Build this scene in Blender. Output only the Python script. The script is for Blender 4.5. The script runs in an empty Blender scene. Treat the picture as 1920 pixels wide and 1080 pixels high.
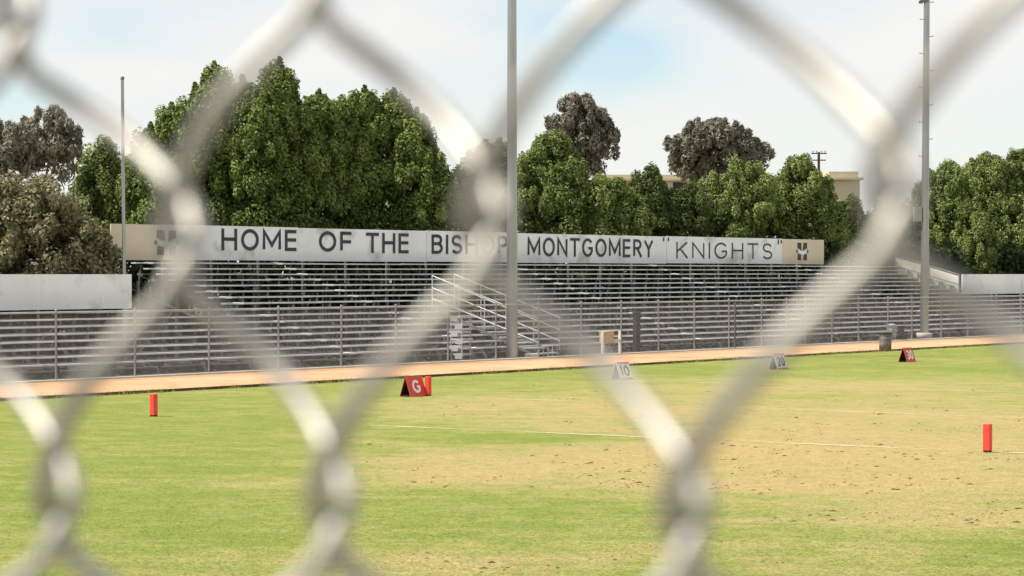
import bpy, bmesh, math, random
import numpy as np
from mathutils import Vector, Matrix

R = math.radians
S = bpy.context.scene
C = S.collection

# ------------------------------------------------------------------ camera, light, exposure
F = 4272.0            # focal length in photo pixels (1920 wide)
CX, HY, EYE = 960.0, 513.0, 2.85
cam_d = bpy.data.cameras.new('camera')
cam = bpy.data.objects.new('camera', cam_d)
C.objects.link(cam)
cam.location = (0, 0, EYE)
cam.rotation_euler = (R(90 - 0.362), 0, 0)
cam_d.sensor_width = 36.0
cam_d.lens = F / 1920 * 36
cam_d.clip_start = 0.05
cam_d.clip_end = 3000
cam_d.dof.use_dof = True
cam_d.dof.focus_distance = 78
cam_d.dof.aperture_fstop = 13.8
S.camera = cam

SUN_EL = R(51)
sh = Vector((-0.985, -0.14)).normalized()
sun_dir = Vector((sh.x * math.cos(SUN_EL), sh.y * math.cos(SUN_EL), math.sin(SUN_EL)))
sl = bpy.data.lights.new('sun', 'SUN')
sl.energy = 5.0
sl.angle = R(0.6)
sl.color = (1.0, 0.95, 0.86)
so = bpy.data.objects.new('sun', sl)
C.objects.link(so)
so.rotation_euler = (-sun_dir).to_track_quat('-Z', 'Y').to_euler()

world = bpy.data.worlds.new('World')
S.world = world
world.use_nodes = True


def N(nt, typ, **kw):
    n = nt.nodes.new(typ)
    for k, v in kw.items():
        if k.startswith('i_'):
            n.inputs[k[2:].replace('_', ' ')].default_value = v
        elif k.startswith('p'):
            n.inputs[int(k[1:])].default_value = v
        else:
            setattr(n, k, v)
    return n


def build_world():
    nt = world.node_tree
    nt.nodes.clear()
    L = nt.links.new
    out = nt.nodes.new('ShaderNodeOutputWorld')
    bg = nt.nodes.new('ShaderNodeBackground')
    bg.inputs['Strength'].default_value = 0.12
    sky = nt.nodes.new('ShaderNodeTexSky')
    sky.sky_type = 'NISHITA'
    sky.sun_disc = False
    sky.sun_elevation = SUN_EL
    sky.sun_rotation = math.atan2(sun_dir.x, sun_dir.y)
    sky.air_density = 1.0
    sky.dust_density = 0.6
    tc = nt.nodes.new('ShaderNodeTexCoord')
    # clouds: soft veil with a few openings
    mp = nt.nodes.new('ShaderNodeMapping')
    mp.inputs['Scale'].default_value = (1, 1, 2.6)
    L(tc.outputs['Generated'], mp.inputs['Vector'])
    nz = nt.nodes.new('ShaderNodeTexNoise')
    nz.inputs['Scale'].default_value = 7.0
    nz.inputs['Detail'].default_value = 4
    nz.inputs['Roughness'].default_value = 0.5
    nz.inputs['Distortion'].default_value = 0.4
    L(mp.outputs[0], nz.inputs['Vector'])
    # openings (direction, radius, depth)
    acc = None
    for (px, py, rad, dep) in [(1135, 110, 0.028, 0.85), (1060, 30, 0.03, 0.25), (30, 190, 0.024, 0.75), (225, 60, 0.022, 0.30),
                               (860, 170, 0.03, 0.30), (1560, 235, 0.03, 0.22), (1860, 250, 0.035, 0.3), (1120, 150, 0.06, 0.15)]:
        d = Vector(((px - CX) / F, 1, (HY - py) / F)).normalized()
        sub = nt.nodes.new('ShaderNodeVectorMath'); sub.operation = 'SUBTRACT'
        sub.inputs[1].default_value = d
        L(tc.outputs['Generated'], sub.inputs[0])
        scl = nt.nodes.new('ShaderNodeVectorMath'); scl.operation = 'MULTIPLY'
        scl.inputs[1].default_value = (0.7 / rad, 0.7 / rad, 1.5 / rad)
        L(sub.outputs[0], scl.inputs[0])
        ln = nt.nodes.new('ShaderNodeVectorMath'); ln.operation = 'LENGTH'
        L(scl.outputs[0], ln.inputs[0])
        mr = nt.nodes.new('ShaderNodeMapRange'); mr.interpolation_type = 'SMOOTHSTEP'
        mr.inputs['From Min'].default_value = 0.0
        mr.inputs['From Max'].default_value = 1.3
        mr.inputs['To Min'].default_value = dep
        mr.inputs['To Max'].default_value = 0.0
        L(ln.outputs['Value'], mr.inputs['Value'])
        if acc is None:
            acc = mr.outputs[0]
        else:
            ad = nt.nodes.new('ShaderNodeMath'); ad.operation = 'ADD'
            L(acc, ad.inputs[0]); L(mr.outputs[0], ad.inputs[1])
            acc = ad.outputs[0]
    cov = nt.nodes.new('ShaderNodeMapRange')
    cov.inputs['From Min'].default_value = 0.30
    cov.inputs['From Max'].default_value = 0.58
    cov.inputs['To Min'].default_value = 0.55
    cov.inputs['To Max'].default_value = 1.0
    L(nz.outputs['Fac'], cov.inputs['Value'])
    sb = nt.nodes.new('ShaderNodeMath'); sb.operation = 'SUBTRACT'; sb.use_clamp = True
    L(cov.outputs[0], sb.inputs[0]); L(acc, sb.inputs[1])
    mix = nt.nodes.new('ShaderNodeMixRGB')
    L(sb.outputs[0], mix.inputs['Fac'])
    mul = nt.nodes.new('ShaderNodeMixRGB'); mul.blend_type = 'MULTIPLY'; mul.inputs['Fac'].default_value = 1
    mul.inputs['Color2'].default_value = (1.0, 1.0, 1.0, 1)
    L(sky.outputs[0], mul.inputs['Color1'])
    L(mul.outputs[0], mix.inputs['Color1'])
    mix.inputs['Color2'].default_value = (5.75, 5.75, 5.6, 1)
    L(mix.outputs[0], bg.inputs['Color'])
    L(bg.outputs[0], out.inputs['Surface'])


build_world()
S.view_settings.view_transform = 'Standard'
S.view_settings.look = 'None'
S.view_settings.exposure = 0.42
S.view_settings.gamma = 1.0
S.render.engine = 'CYCLES'
S.cycles.max_bounces = 6
S.cycles.diffuse_bounces = 3
S.cycles.glossy_bounces = 2
S.cycles.sample_clamp_indirect = 6

rng = np.random.default_rng(7)
random.seed(7)

# ------------------------------------------------------------------ frames of reference


def ground(px, py, z=0.0):
    d = F * (EYE - z) / (py - HY)
    return Vector(((px - CX) / F * d, d, z))


A0 = Vector((-12.0037, 59.976, 0))          # foot of one fence post
AU = R(38.197)
U = Vector((math.sin(AU), math.cos(AU), 0))   # along the stand, to the right and away
V = Vector((-U.y, U.x, 0))                    # away from the field
FA = R(34.3)
FU = Vector((math.sin(FA), math.cos(FA), 0))  # along the sideline
FE = Vector((FU.y, -FU.x, 0))                 # along the end line, to the right and nearer


def P(u, v, z=0.0):
    return A0 + U * u + V * v + Vector((0, 0, z))


def u_at(px, v):
    r = (px - CX) / F
    b = A0 + V * v
    return (r * b.y - b.x) / (U.x - r * U.y)


def dist_at(px, v):
    return P(u_at(px, v), v).y


def z_at(px, py, v):
    return EYE + (HY - py) * dist_at(px, v) / F


# ------------------------------------------------------------------ object helpers
def link(o):
    C.objects.link(o)
    return o


def tag(o, label=None, cat=None, group=None, kind=None):
    if label: o['label'] = label
    if cat: o['category'] = cat
    if group: o['group'] = group
    if kind: o['kind'] = kind
    return o


def empty(name, loc, label, cat, group=None, rz=0.0):
    o = bpy.data.objects.new(name, None)
    o.empty_display_size = 0.3
    o.location = loc
    o.rotation_euler = (0, 0, rz)
    link(o)
    return tag(o, label, cat, group)


def mesh_obj(name, me, mat, parent=None, loc=None):
    o = bpy.data.objects.new(name, me)
    link(o)
    mats = mat if isinstance(mat, (list, tuple)) else [mat]
    for m in mats:
        me.materials.append(m)
    if parent is not None:
        o.parent = parent
    if loc is not None:
        o.location = loc
    return o


class MB:
    """Collects shapes and links them as one mesh object."""

    def __init__(self):
        self.v = []; self.f = []; self.m = []; self.mi = 0; self.sm = []

    def add(self, vs, fs, smooth=False):
        b = len(self.v)
        self.v += [tuple(x) for x in vs]
        self.f += [tuple(i + b for i in f) for f in fs]
        self.m += [self.mi] * len(fs)
        self.sm += [smooth] * len(fs)

    def frame_box(self, o, ax, ay, az):
        """box from corner o along three edge vectors"""
        o = Vector(o); ax = Vector(ax); ay = Vector(ay); az = Vector(az)
        vs = [o, o + ax, o + ax + ay, o + ay, o + az, o + ax + az, o + ax + ay + az, o + ay + az]
        fs = [(0, 3, 2, 1), (4, 5, 6, 7), (0, 1, 5, 4), (1, 2, 6, 5), (2, 3, 7, 6), (3, 0, 4, 7)]
        if ax.cross(ay).dot(az) < 0:
            fs = [f[::-1] for f in fs]
        self.add(vs, fs)

    def box(self, c, s, rz=0.0):
        c = Vector(c)
        ca, sa = math.cos(rz), math.sin(rz)
        ex = Vector((ca, sa, 0)) * s[0]; ey = Vector((-sa, ca, 0)) * s[1]; ez = Vector((0, 0, s[2]))
        self.frame_box(c - ex / 2 - ey / 2 - ez / 2, ex, ey, ez)

    def tube(self, p, q, r0, r1=None, n=8, caps=True):
        p = Vector(p); q = Vector(q); r1 = r0 if r1 is None else r1
        d = (q - p).normalized()
        a = d.orthogonal().normalized(); b = d.cross(a)
        vs = []
        for (c, r) in ((p, r0), (q, r1)):
            for k in range(n):
                t = 2 * math.pi * k / n
                vs.append(c + (a * math.cos(t) + b * math.sin(t)) * r)
        fs = [(k, (k + 1) % n, n + (k + 1) % n, n + k) for k in range(n)]
        self.add(vs, fs, True)
        if caps:
            self.add(vs[:n], [tuple(range(n))[::-1]])
            self.add(vs[n:], [tuple(range(n))])

    def path(self, pts, radii, n=8, caps=True):
        pts = [Vector(p) for p in pts]
        if not hasattr(radii, '__len__'):
            radii = [radii] * len(pts)
        prev = None; vs = []
        for i, p in enumerate(pts):
            d = (pts[min(i + 1, len(pts) - 1)] - pts[max(i - 1, 0)]).normalized()
            if prev is None:
                a = d.orthogonal().normalized()
            else:
                a = (prev - d * prev.dot(d)).normalized()
            prev = a
            b = d.cross(a)
            for k in range(n):
                t = 2 * math.pi * k / n
                vs.append(p + (a * math.cos(t) + b * math.sin(t)) * radii[i])
        fs = []
        for i in range(len(pts) - 1):
            for k in range(n):
                fs.append((i * n + k, i * n + (k + 1) % n, (i + 1) * n + (k + 1) % n, (i + 1) * n + k))
        self.add(vs, fs, True)
        if caps:
            self.add(vs[:n], [tuple(range(n))[::-1]])
            self.add(vs[-n:], [tuple(range(n))])

    def lathe(self, prof, c=(0, 0, 0), n=24):
        c = Vector(c); vs = []
        for (r, z) in prof:
            for k in range(n):
                t = 2 * math.pi * k / n
                vs.append(c + Vector((r * math.cos(t), r * math.sin(t), z)))
        fs = []
        for i in range(len(prof) - 1):
            for k in range(n):
                fs.append((i * n + k, i * n + (k + 1) % n, (i + 1) * n + (k + 1) % n, (i + 1) * n + k))
        self.add(vs, fs, True)

    def build(self, name, mat, parent=None, bevel=0.0):
        me = bpy.data.meshes.new(name)
        vs = self.v
        if parent is not None:
            inv = parent.matrix_basis.inverted()
            vs = [tuple(inv @ Vector(v)) for v in vs]
        me.from_pydata(vs, [], self.f)
        me.polygons.foreach_set('material_index', self.m)
        me.polygons.foreach_set('use_smooth', self.sm)
        me.update()
        if bevel > 0:
            bm = bmesh.new(); bm.from_mesh(me)
            bmesh.ops.bevel(bm, geom=bm.edges[:], offset=bevel, segments=1, affect='EDGES')
            bm.to_mesh(me); bm.free()
        return mesh_obj(name, me, mat, parent)


def quads_mesh(name, co, col=None, attr='tone', n=4):
    """co: (k, n, 3) array of loose n-gons"""
    k = co.shape[0]
    me = bpy.data.meshes.new(name)
    me.vertices.add(k * n)
    me.vertices.foreach_set('co', co.astype(np.float32).ravel())
    me.loops.add(k * n)
    me.loops.foreach_set('vertex_index', np.arange(k * n, dtype=np.int32))
    me.polygons.add(k)
    me.polygons.foreach_set('loop_start', np.arange(0, k * n, n, dtype=np.int32))
    me.polygons.foreach_set('loop_total', np.full(k, n, dtype=np.int32))
    if col is not None:
        a = me.attributes.new(attr, 'FLOAT', 'POINT')
        a.data.foreach_set('value', np.repeat(col.astype(np.float32), n))
    me.update()
    me.validate()
    return me


# ------------------------------------------------------------------ materials
def new_mat(name):
    m = bpy.data.materials.new(name)
    m.use_nodes = True
    nt = m.node_tree
    b = nt.nodes['Principled BSDF']
    return m, nt, b


def noise_mat(name, c1, c2, scale=3.0, rough=0.7, metal=0.0, detail=5, bump=0.0, bscale=None, stretch=(1, 1, 1), spec=0.3, c3=None, s3=20):
    m, nt, b = new_mat(name)
    L = nt.links.new
    tc = nt.nodes.new('ShaderNodeTexCoord')
    mp = nt.nodes.new('ShaderNodeMapping'); mp.inputs['Scale'].default_value = stretch
    L(tc.outputs['Object'], mp.inputs[0])
    nz = nt.nodes.new('ShaderNodeTexNoise')
    nz.inputs['Scale'].default_value = scale; nz.inputs['Detail'].default_value = detail
    nz.inputs['Roughness'].default_value = 0.6
    L(mp.outputs[0], nz.inputs['Vector'])
    cr = nt.nodes.new('ShaderNodeValToRGB')
    cr.color_ramp.elements[0].position = 0.35; cr.color_ramp.elements[0].color = (*c1, 1)
    cr.color_ramp.elements[1].position = 0.65; cr.color_ramp.elements[1].color = (*c2, 1)
    L(nz.outputs['Fac'], cr.inputs['Fac'])
    col = cr.outputs[0]
    if c3 is not None:
        n3 = nt.nodes.new('ShaderNodeTexNoise'); n3.inputs['Scale'].default_value = s3; n3.inputs['Detail'].default_value = 6
        L(mp.outputs[0], n3.inputs['Vector'])
        r3 = nt.nodes.new('ShaderNodeMapRange'); r3.inputs['From Min'].default_value = 0.56; r3.inputs['From Max'].default_value = 0.7
        L(n3.outputs['Fac'], r3.inputs['Value'])
        mx = nt.nodes.new('ShaderNodeMixRGB'); mx.inputs['Color2'].default_value = (*c3, 1)
        L(r3.outputs[0], mx.inputs['Fac']); L(col, mx.inputs['Color1'])
        col = mx.outputs[0]
    L(col, b.inputs['Base Color'])
    b.inputs['Roughness'].default_value = rough
    b.inputs['Metallic'].default_value = metal
    b.inputs['Specular IOR Level'].default_value = spec
    if bump > 0:
        nb = nt.nodes.new('ShaderNodeTexNoise'); nb.inputs['Scale'].default_value = bscale or scale * 4; nb.inputs['Detail'].default_value = 6
        L(mp.outputs[0], nb.inputs['Vector'])
        bp = nt.nodes.new('ShaderNodeBump'); bp.inputs['Strength'].default_value = bump; bp.inputs['Distance'].default_value = 0.05
        L(nb.outputs['Fac'], bp.inputs['Height'])
        L(bp.outputs[0], b.inputs['Normal'])
    return m


def leaf_mat(name, c1, c2, c3):
    """leaf colour varies leaf by leaf and clump by clump through the 'tone' attribute"""
    m, nt, b = new_mat(name)
    L = nt.links.new
    at = nt.nodes.new('ShaderNodeAttribute'); at.attribute_name = 'tone'
    cr = nt.nodes.new('ShaderNodeValToRGB')
    e = cr.color_ramp.elements
    e[0].position = 0.0; e[0].color = (*c1, 1)
    e[1].position = 1.0; e[1].color = (*c3, 1)
    k = e.new(0.5); k.color = (*c2, 1)
    L(at.outputs['Fac'], cr.inputs['Fac'])
    L(cr.outputs[0], b.inputs['Base Color'])
    b.inputs['Roughness'].default_value = 0.75
    b.inputs['Specular IOR Level'].default_value = 0.15
    tr = nt.nodes.new('ShaderNodeBsdfTranslucent')
    L(cr.outputs[0], tr.inputs['Color'])
    ms = nt.nodes.new('ShaderNodeMixShader'); ms.inputs['Fac'].default_value = 0.22
    L(b.outputs[0], ms.inputs[1]); L(tr.outputs[0], ms.inputs[2])
    L(ms.outputs[0], nt.nodes['Material Output'].inputs['Surface'])
    return m


M = {}
M['galv'] = noise_mat('galvanised_steel', (.20, .207, .215), (.28, .288, .295), 2.0, 0.5, 0.3, bump=0.0)
M['galv_dark'] = noise_mat('weathered_steel', (.10, .10, .095), (.17, .17, .16), 3.0, 0.55, 0.3)
M['mesh'] = noise_mat('chain_link_wire', (.25, .245, .23), (.33, .325, .305), 2.0, 0.55, 0.15)
M['alu'] = noise_mat('aluminium_plank', (.44, .45, .46), (.64, .65, .66), 0.6, 0.5, 0.15, stretch=(1, 1, 3), c3=(.30, .30, .29), s3=6)
M['foot'] = noise_mat('shaded_foot_plank', (.13, .13, .13), (.22, .22, .215), 0.7, 0.6, 0.2)  # dull aluminium, darkened to stand in for shade on the plank fronts
M['rail'] = noise_mat('rail_tube', (.38, .38, .38), (.48, .48, .47), 2, 0.45, 0.2)
M['alu_glint'] = noise_mat('glint_sleeve', (.78, .79, .80), (.86, .86, .86), 2, 0.4, 0.1)  # near-white colour standing in for glints along the seats
M['frame'] = noise_mat('bleacher_frame', (.09, .09, .09), (.145, .145, .14), 2, 0.6, 0.2)
M['white'] = noise_mat('white_panel_paint', (.72, .72, .71), (.80, .80, .79), 0.5, 0.55, 0, c3=(.62, .61, .58), s3=1.6)
M['signwhite'] = noise_mat('sign_white_paint', (.64, .648, .66), (.73, .738, .75), 0.4, 0.6, 0, c3=(.46, .455, .44), s3=1.0)
M['tan'] = noise_mat('tan_panel_paint', (.54, .46, .34), (.61, .53, .40), 0.8, 0.6, 0)
M['cream'] = noise_mat('cream_panel_paint', (.76, .72, .62), (.82, .78, .68), 0.8, 0.5, 0)
M['black'] = noise_mat('black_letter_paint', (.025, .027, .03), (.045, .047, .05), 2, 0.6, 0)
M['track'] = noise_mat('track_clay', (.46, .275, .155), (.54, .345, .205), 0.25, 0.95, 0, detail=8, bump=0.25, bscale=9, c3=(.37, .21, .115), s3=1.1, spec=0.1)
M['curb'] = noise_mat('timber_edge', (.07, .05, .035), (.12, .085, .06), 1.5, 0.9, 0, spec=0.1)
M['concrete'] = noise_mat('concrete', (.42, .39, .34), (.55, .51, .45), 2.0, 0.9, 0, bump=.2, spec=0.2)
M['bounce'] = noise_mat('bounce_ground_grey', (.17, .165, .155), (.24, .235, .22), 1.5, 0.9, 0, bump=.2, spec=0.2)  # neutral grey for the added ground below the view
M['under'] = noise_mat('shaded_dirt', (.03, .028, .025), (.055, .05, .042), 1.2, 0.95, 0, bump=.3, spec=0.1)  # very dark base colour carries the shade beneath the bleachers
M['dirt'] = noise_mat('dry_ground', (.16, .14, .08), (.22, .19, .11), 0.1, 0.95, 0, spec=0.1)
M['red'] = noise_mat('red_foam', (.72, .055, .04), (.80, .075, .055), 4, 0.5, 0, spec=0.3)
M['redpanel'] = noise_mat('red_board', (.55, .06, .045), (.62, .08, .06), 5, 0.6, 0)
M['markwhite'] = noise_mat('white_board', (.70, .70, .68), (.78, .78, .76), 4, 0.6, 0)
M['orange'] = noise_mat('orange_trim', (.62, .12, .05), (.70, .16, .07), 4, 0.6, 0)
M['inner'] = noise_mat('dark_board_back', (.03, .015, .01), (.05, .025, .018), 4, 0.8, 0)
M['line'] = noise_mat('field_chalk', (.60, .52, .36), (.74, .68, .52), 3, 0.95, 0, spec=0.1)
M['can'] = noise_mat('grey_can_metal', (.11, .11, .11), (.20, .20, .195), 5, 0.5, 0.1, c3=(.06, .06, .06), s3=7)
M['bluecan'] = noise_mat('blue_grey_plastic', (.24, .27, .31), (.30, .33, .37), 4, 0.5, 0)
M['dark'] = noise_mat('dark_plastic', (.02, .02, .02), (.035, .035, .035), 4, 0.6, 0)
M['wood'] = noise_mat('tan_plywood', (.52, .32, .17), (.62, .40, .22), 3, 0.8, 0, stretch=(1, 1, 5))
M['post'] = noise_mat('cream_post_paint', (.62, .56, .44), (.70, .64, .52), 3, 0.7, 0)
M['bark'] = noise_mat('bark', (.06, .045, .03), (.11, .085, .06), 4, 0.95, 0, stretch=(4, 4, 1), bump=.5, spec=0.1)
M['barkgrey'] = noise_mat('grey_bark', (.13, .115, .10), (.20, .18, .16), 4, 0.95, 0, stretch=(4, 4, 1), bump=.5, spec=0.1)
M['wall_cream'] = noise_mat('cream_stucco', (.48, .42, .30), (.54, .48, .35), 0.6, 0.9, 0, spec=0.1)
M['wall_white'] = noise_mat('white_stucco', (.70, .67, .60), (.76, .73, .66), 0.6, 0.9, 0, spec=0.1)
M['roof'] = noise_mat('grey_shingle', (.16, .16, .165), (.24, .24, .24), 2, 0.9, 0, spec=0.1)
M['glass'] = noise_mat('window_glass', (.03, .035, .04), (.05, .055, .06), 2, 0.15, 0, spec=0.6)
M['pole'] = noise_mat('pole_steel', (.30, .30, .30), (.42, .42, .41), 1.0, 0.3, 0.92, stretch=(1, 1, .2))
M['polewood'] = noise_mat('creosote_pole', (.06, .05, .04), (.10, .085, .07), 3, 0.9, 0)
M['wire'] = noise_mat('galvanised_fence_wire', (.36, .34, .305), (.48, .455, .41), 90, 0.52, 0.86, c3=(.28, .265, .24), s3=220)
M['clod'] = noise_mat('dark_soil', (.07, .05, .03), (.12, .085, .05), 8, 0.95, 0, spec=0.1)
M['leaf_green'] = leaf_mat('pine_green_leaf', (.038, .065, .015), (.112, .158, .038), (.25, .30, .09))
M['leaf_mid'] = leaf_mat('mid_green_leaf', (.046, .075, .019), (.132, .175, .047), (.275, .32, .105))
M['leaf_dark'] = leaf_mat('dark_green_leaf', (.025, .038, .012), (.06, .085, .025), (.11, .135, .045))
M['leaf_brown'] = leaf_mat('olive_brown_leaf', (.085, .077, .036), (.18, .166, .088), (.31, .288, .165))
M['leaf_grey'] = leaf_mat('grey_green_leaf', (.125, .118, .085), (.20, .19, .145), (.29, .275, .215))
M['leaf_bush'] = leaf_mat('yellow_green_leaf', (.05, .075, .02), (.12, .15, .04), (.20, .23, .075))


def grass_material(name, blade):
    """turf: green and straw-dry areas from the 'dry' attribute, broken up by noise"""
    m, nt, b = new_mat(name)
    L = nt.links.new
    geo = nt.nodes.new('ShaderNodeNewGeometry')
    at = nt.nodes.new('ShaderNodeAttribute'); at.attribute_name = 'dry'
    mp = nt.nodes.new('ShaderNodeMapping')
    mp.inputs['Rotation'].default_value = (0, 0, AU)
    L(geo.outputs['Position'], mp.inputs[0])

    def noise(scale, detail=5, rough=.6, dist=0.0):
        n = nt.nodes.new('ShaderNodeTexNoise')
        n.inputs['Scale'].default_value = scale; n.inputs['Detail'].default_value = detail
        n.inputs['Roughness'].default_value = rough; n.inputs['Distortion'].default_value = dist
        L(mp.outputs[0], n.inputs['Vector'])
        return n.outputs['Fac']

    def math_(op, a, bb, clamp=False):
        n = nt.nodes.new('ShaderNodeMath'); n.operation = op; n.use_clamp = clamp
        for i, x in enumerate((a, bb)):
            if isinstance(x, float): n.inputs[i].default_value = x
            else: L(x, n.inputs[i])
        return n.outputs[0]

    n1 = noise(0.30, 7, .7, .3)
    n2 = noise(1.3, 8, .72)
    n3 = noise(14.0, 3, .6)
    # mower streaks run along the end line
    ms_ = nt.nodes.new('ShaderNodeMapping'); ms_.inputs['Rotation'].default_value = (0, 0, FA); ms_.inputs['Scale'].default_value = (.22, 1.6, 1)
    L(geo.outputs['Position'], ms_.inputs[0])
    st = nt.nodes.new('ShaderNodeTexNoise'); st.inputs['Scale'].default_value = .9; st.inputs['Detail'].default_value = 7; st.inputs['Roughness'].default_value = .72
    L(ms_.outputs[0], st.inputs['Vector'])
    d = math_('ADD', at.outputs['Fac'], math_('MULTIPLY', math_('SUBTRACT', n1, .5), 1.3))
    d = math_('ADD', d, math_('MULTIPLY', math_('SUBTRACT', st.outputs['Fac'], .5), 1.3))
    d = math_('ADD', d, math_('MULTIPLY', math_('SUBTRACT', n2, .5), 1.7))
    d = math_('ADD', d, math_('MULTIPLY', math_('SUBTRACT', n3, .5), 1.1), True)
    cr = nt.nodes.new('ShaderNodeValToRGB')
    e = cr.color_ramp.elements
    e[0].position = 0.0; e[0].color = (.18, .222, .044, 1)
    e[1].position = 1.0; e[1].color = (.385, .293, .130, 1)
    k = e.new(.35); k.color = (.255, .262, .075, 1)
    k = e.new(.62); k.color = (.32, .28, .11, 1)
    L(d, cr.inputs['Fac'])
    # small bright and dark flecks of straw
    n4 = noise(40.0, 3, .7)
    v = nt.nodes.new('ShaderNodeMapRange')
    v.inputs['From Min'].default_value = .3; v.inputs['From Max'].default_value = .7
    v.inputs['To Min'].default_value = .62; v.inputs['To Max'].default_value = 1.34
    L(math_('ADD', math_('MULTIPLY', n4, .55), math_('MULTIPLY', noise(4.5, 7, .75), .45)), v.inputs['Value'])
    mx = nt.nodes.new('ShaderNodeMixRGB'); mx.blend_type = 'MULTIPLY'; mx.inputs['Fac'].default_value = 1
    L(cr.outputs[0], mx.inputs['Color1']); L(v.outputs[0], mx.inputs['Color2'])
    L(mx.outputs[0], b.inputs['Base Color'])
    b.inputs['Roughness'].default_value = 0.9
    b.inputs['Specular IOR Level'].default_value = 0.08
    if not blade:
        bp = nt.nodes.new('ShaderNodeBump'); bp.inputs['Strength'].default_value = 0.5; bp.inputs['Distance'].default_value = 0.06
        L(noise(9.0, 7, .75), bp.inputs['Height'])
        L(bp.outputs[0], b.inputs['Normal'])
    return m


M['turf'] = grass_material('turf', False)
M['blade'] = grass_material('grass_blade', True)

# ------------------------------------------------------------------ the setting: ground, field, track


def sheet(name, pts, z, mat, kind='structure'):
    me = bpy.data.meshes.new(name)
    me.from_pydata([(p[0], p[1], z) for p in pts], [], [tuple(range(len(pts)))])
    o = mesh_obj(name, me, mat)
    o['kind'] = kind
    return o


sheet('ground', [(-1500, -300), (1500, -300), (1500, 2500), (-1500, 2500)], -0.03, M['dirt'])

# dry areas, in photo pixels: (x, y, half width, half height, amount)
DRY = [(1500, 870, 640, 95, 1.0), (900, 880, 280, 45, .85), (1150, 765, 420, 28, .75), (1650, 800, 520, 60, .8), (1550, 728, 420, 22, .6),
       (1750, 960, 420, 60, .8), (1000, 1050, 300, 26, .75), (1500, 1070, 300, 30, .45), (640, 1050, 240, 40, .35), (760, 830, 200, 16, .5),
       (300, 1060, 300, 30, .2), (620, 905, 160, 26, .45), (1200, 725, 260, 12, .35)]
WET = [(950, 822, 190, 11, 1.0), (1000, 950, 480, 26, .75), (880, 960, 260, 28, .4), (1880, 1050, 130, 40, .95), (200, 900, 500, 110, .4),
       (1150, 1000, 500, 14, .25), (1900, 700, 300, 16, .3), (1300, 700, 500, 9, .3), (520, 985, 420, 40, .3), (1500, 1000, 350, 22, .35)]


def dryness(X, Y):
    Yc = np.maximum(Y, 5.0)
    px = CX + F * X / Yc
    py = HY + F * EYE / Yc
    a = np.full(X.shape, 0.16)
    for (x, y, w, h, k) in DRY:
        q = ((px - x) / w) ** 2 + ((py - y) / h) ** 2
        a = np.maximum(a, 0.16 + (k * 0.82) * np.exp(-q ** 1.5 * .7))
    for (x, y, w, h, k) in WET:
        q = ((px - x) / w) ** 2 + ((py - y) / h) ** 2
        a = a * (1 - k * np.exp(-q ** 1.5 * .7))
    return a


GE0, GE1 = ground(0, 752), ground(1850, 648)       # edge between grass and clay track
GD = (GE1 - GE0).normalized(); GN = Vector((-GD.y, GD.x, 0))


def build_field():
    # grid in (edge direction, towards the camera) coordinates, fine where the picture looks
    us = np.concatenate([np.linspace(-70, -12, 30)[:-1], np.linspace(-12, 75, 150), np.linspace(75, 160, 20)[1:]])
    vs = np.concatenate([np.linspace(0, 50, 150), np.linspace(50, 90, 15)[1:]])
    UU, VV = np.meshgrid(us, vs, indexing='ij')
    X = GE0.x + GD.x * UU - GN.x * VV
    Y = GE0.y + GD.y * UU - GN.y * VV
    nu, nv = X.shape
    co = np.stack([X, Y, np.zeros_like(X)], -1).reshape(-1, 3)
    idx = np.arange(nu * nv).reshape(nu, nv)
    q = np.stack([idx[:-1, :-1], idx[:-1, 1:], idx[1:, 1:], idx[1:, :-1]], -1).reshape(-1, 4)
    me = bpy.data.meshes.new('field')
    me.vertices.add(len(co)); me.vertices.foreach_set('co', co.astype(np.float32).ravel())
    me.loops.add(q.size); me.loops.foreach_set('vertex_index', q.astype(np.int32).ravel())
    me.polygons.add(len(q)); me.polygons.foreach_set('loop_start', np.arange(0, q.size, 4, dtype=np.int32))
    me.polygons.foreach_set('loop_total', np.full(len(q), 4, dtype=np.int32))
    me.update()
    a = me.attributes.new('dry', 'FLOAT', 'POINT')
    a.data.foreach_set('value', dryness(co[:, 0], co[:, 1]).astype(np.float32))
    o = mesh_obj('field', me, M['turf'])
    if me.polygons[0].normal.z < 0:
        me.flip_normals()
    o['kind'] = 'structure'


build_field()


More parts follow.
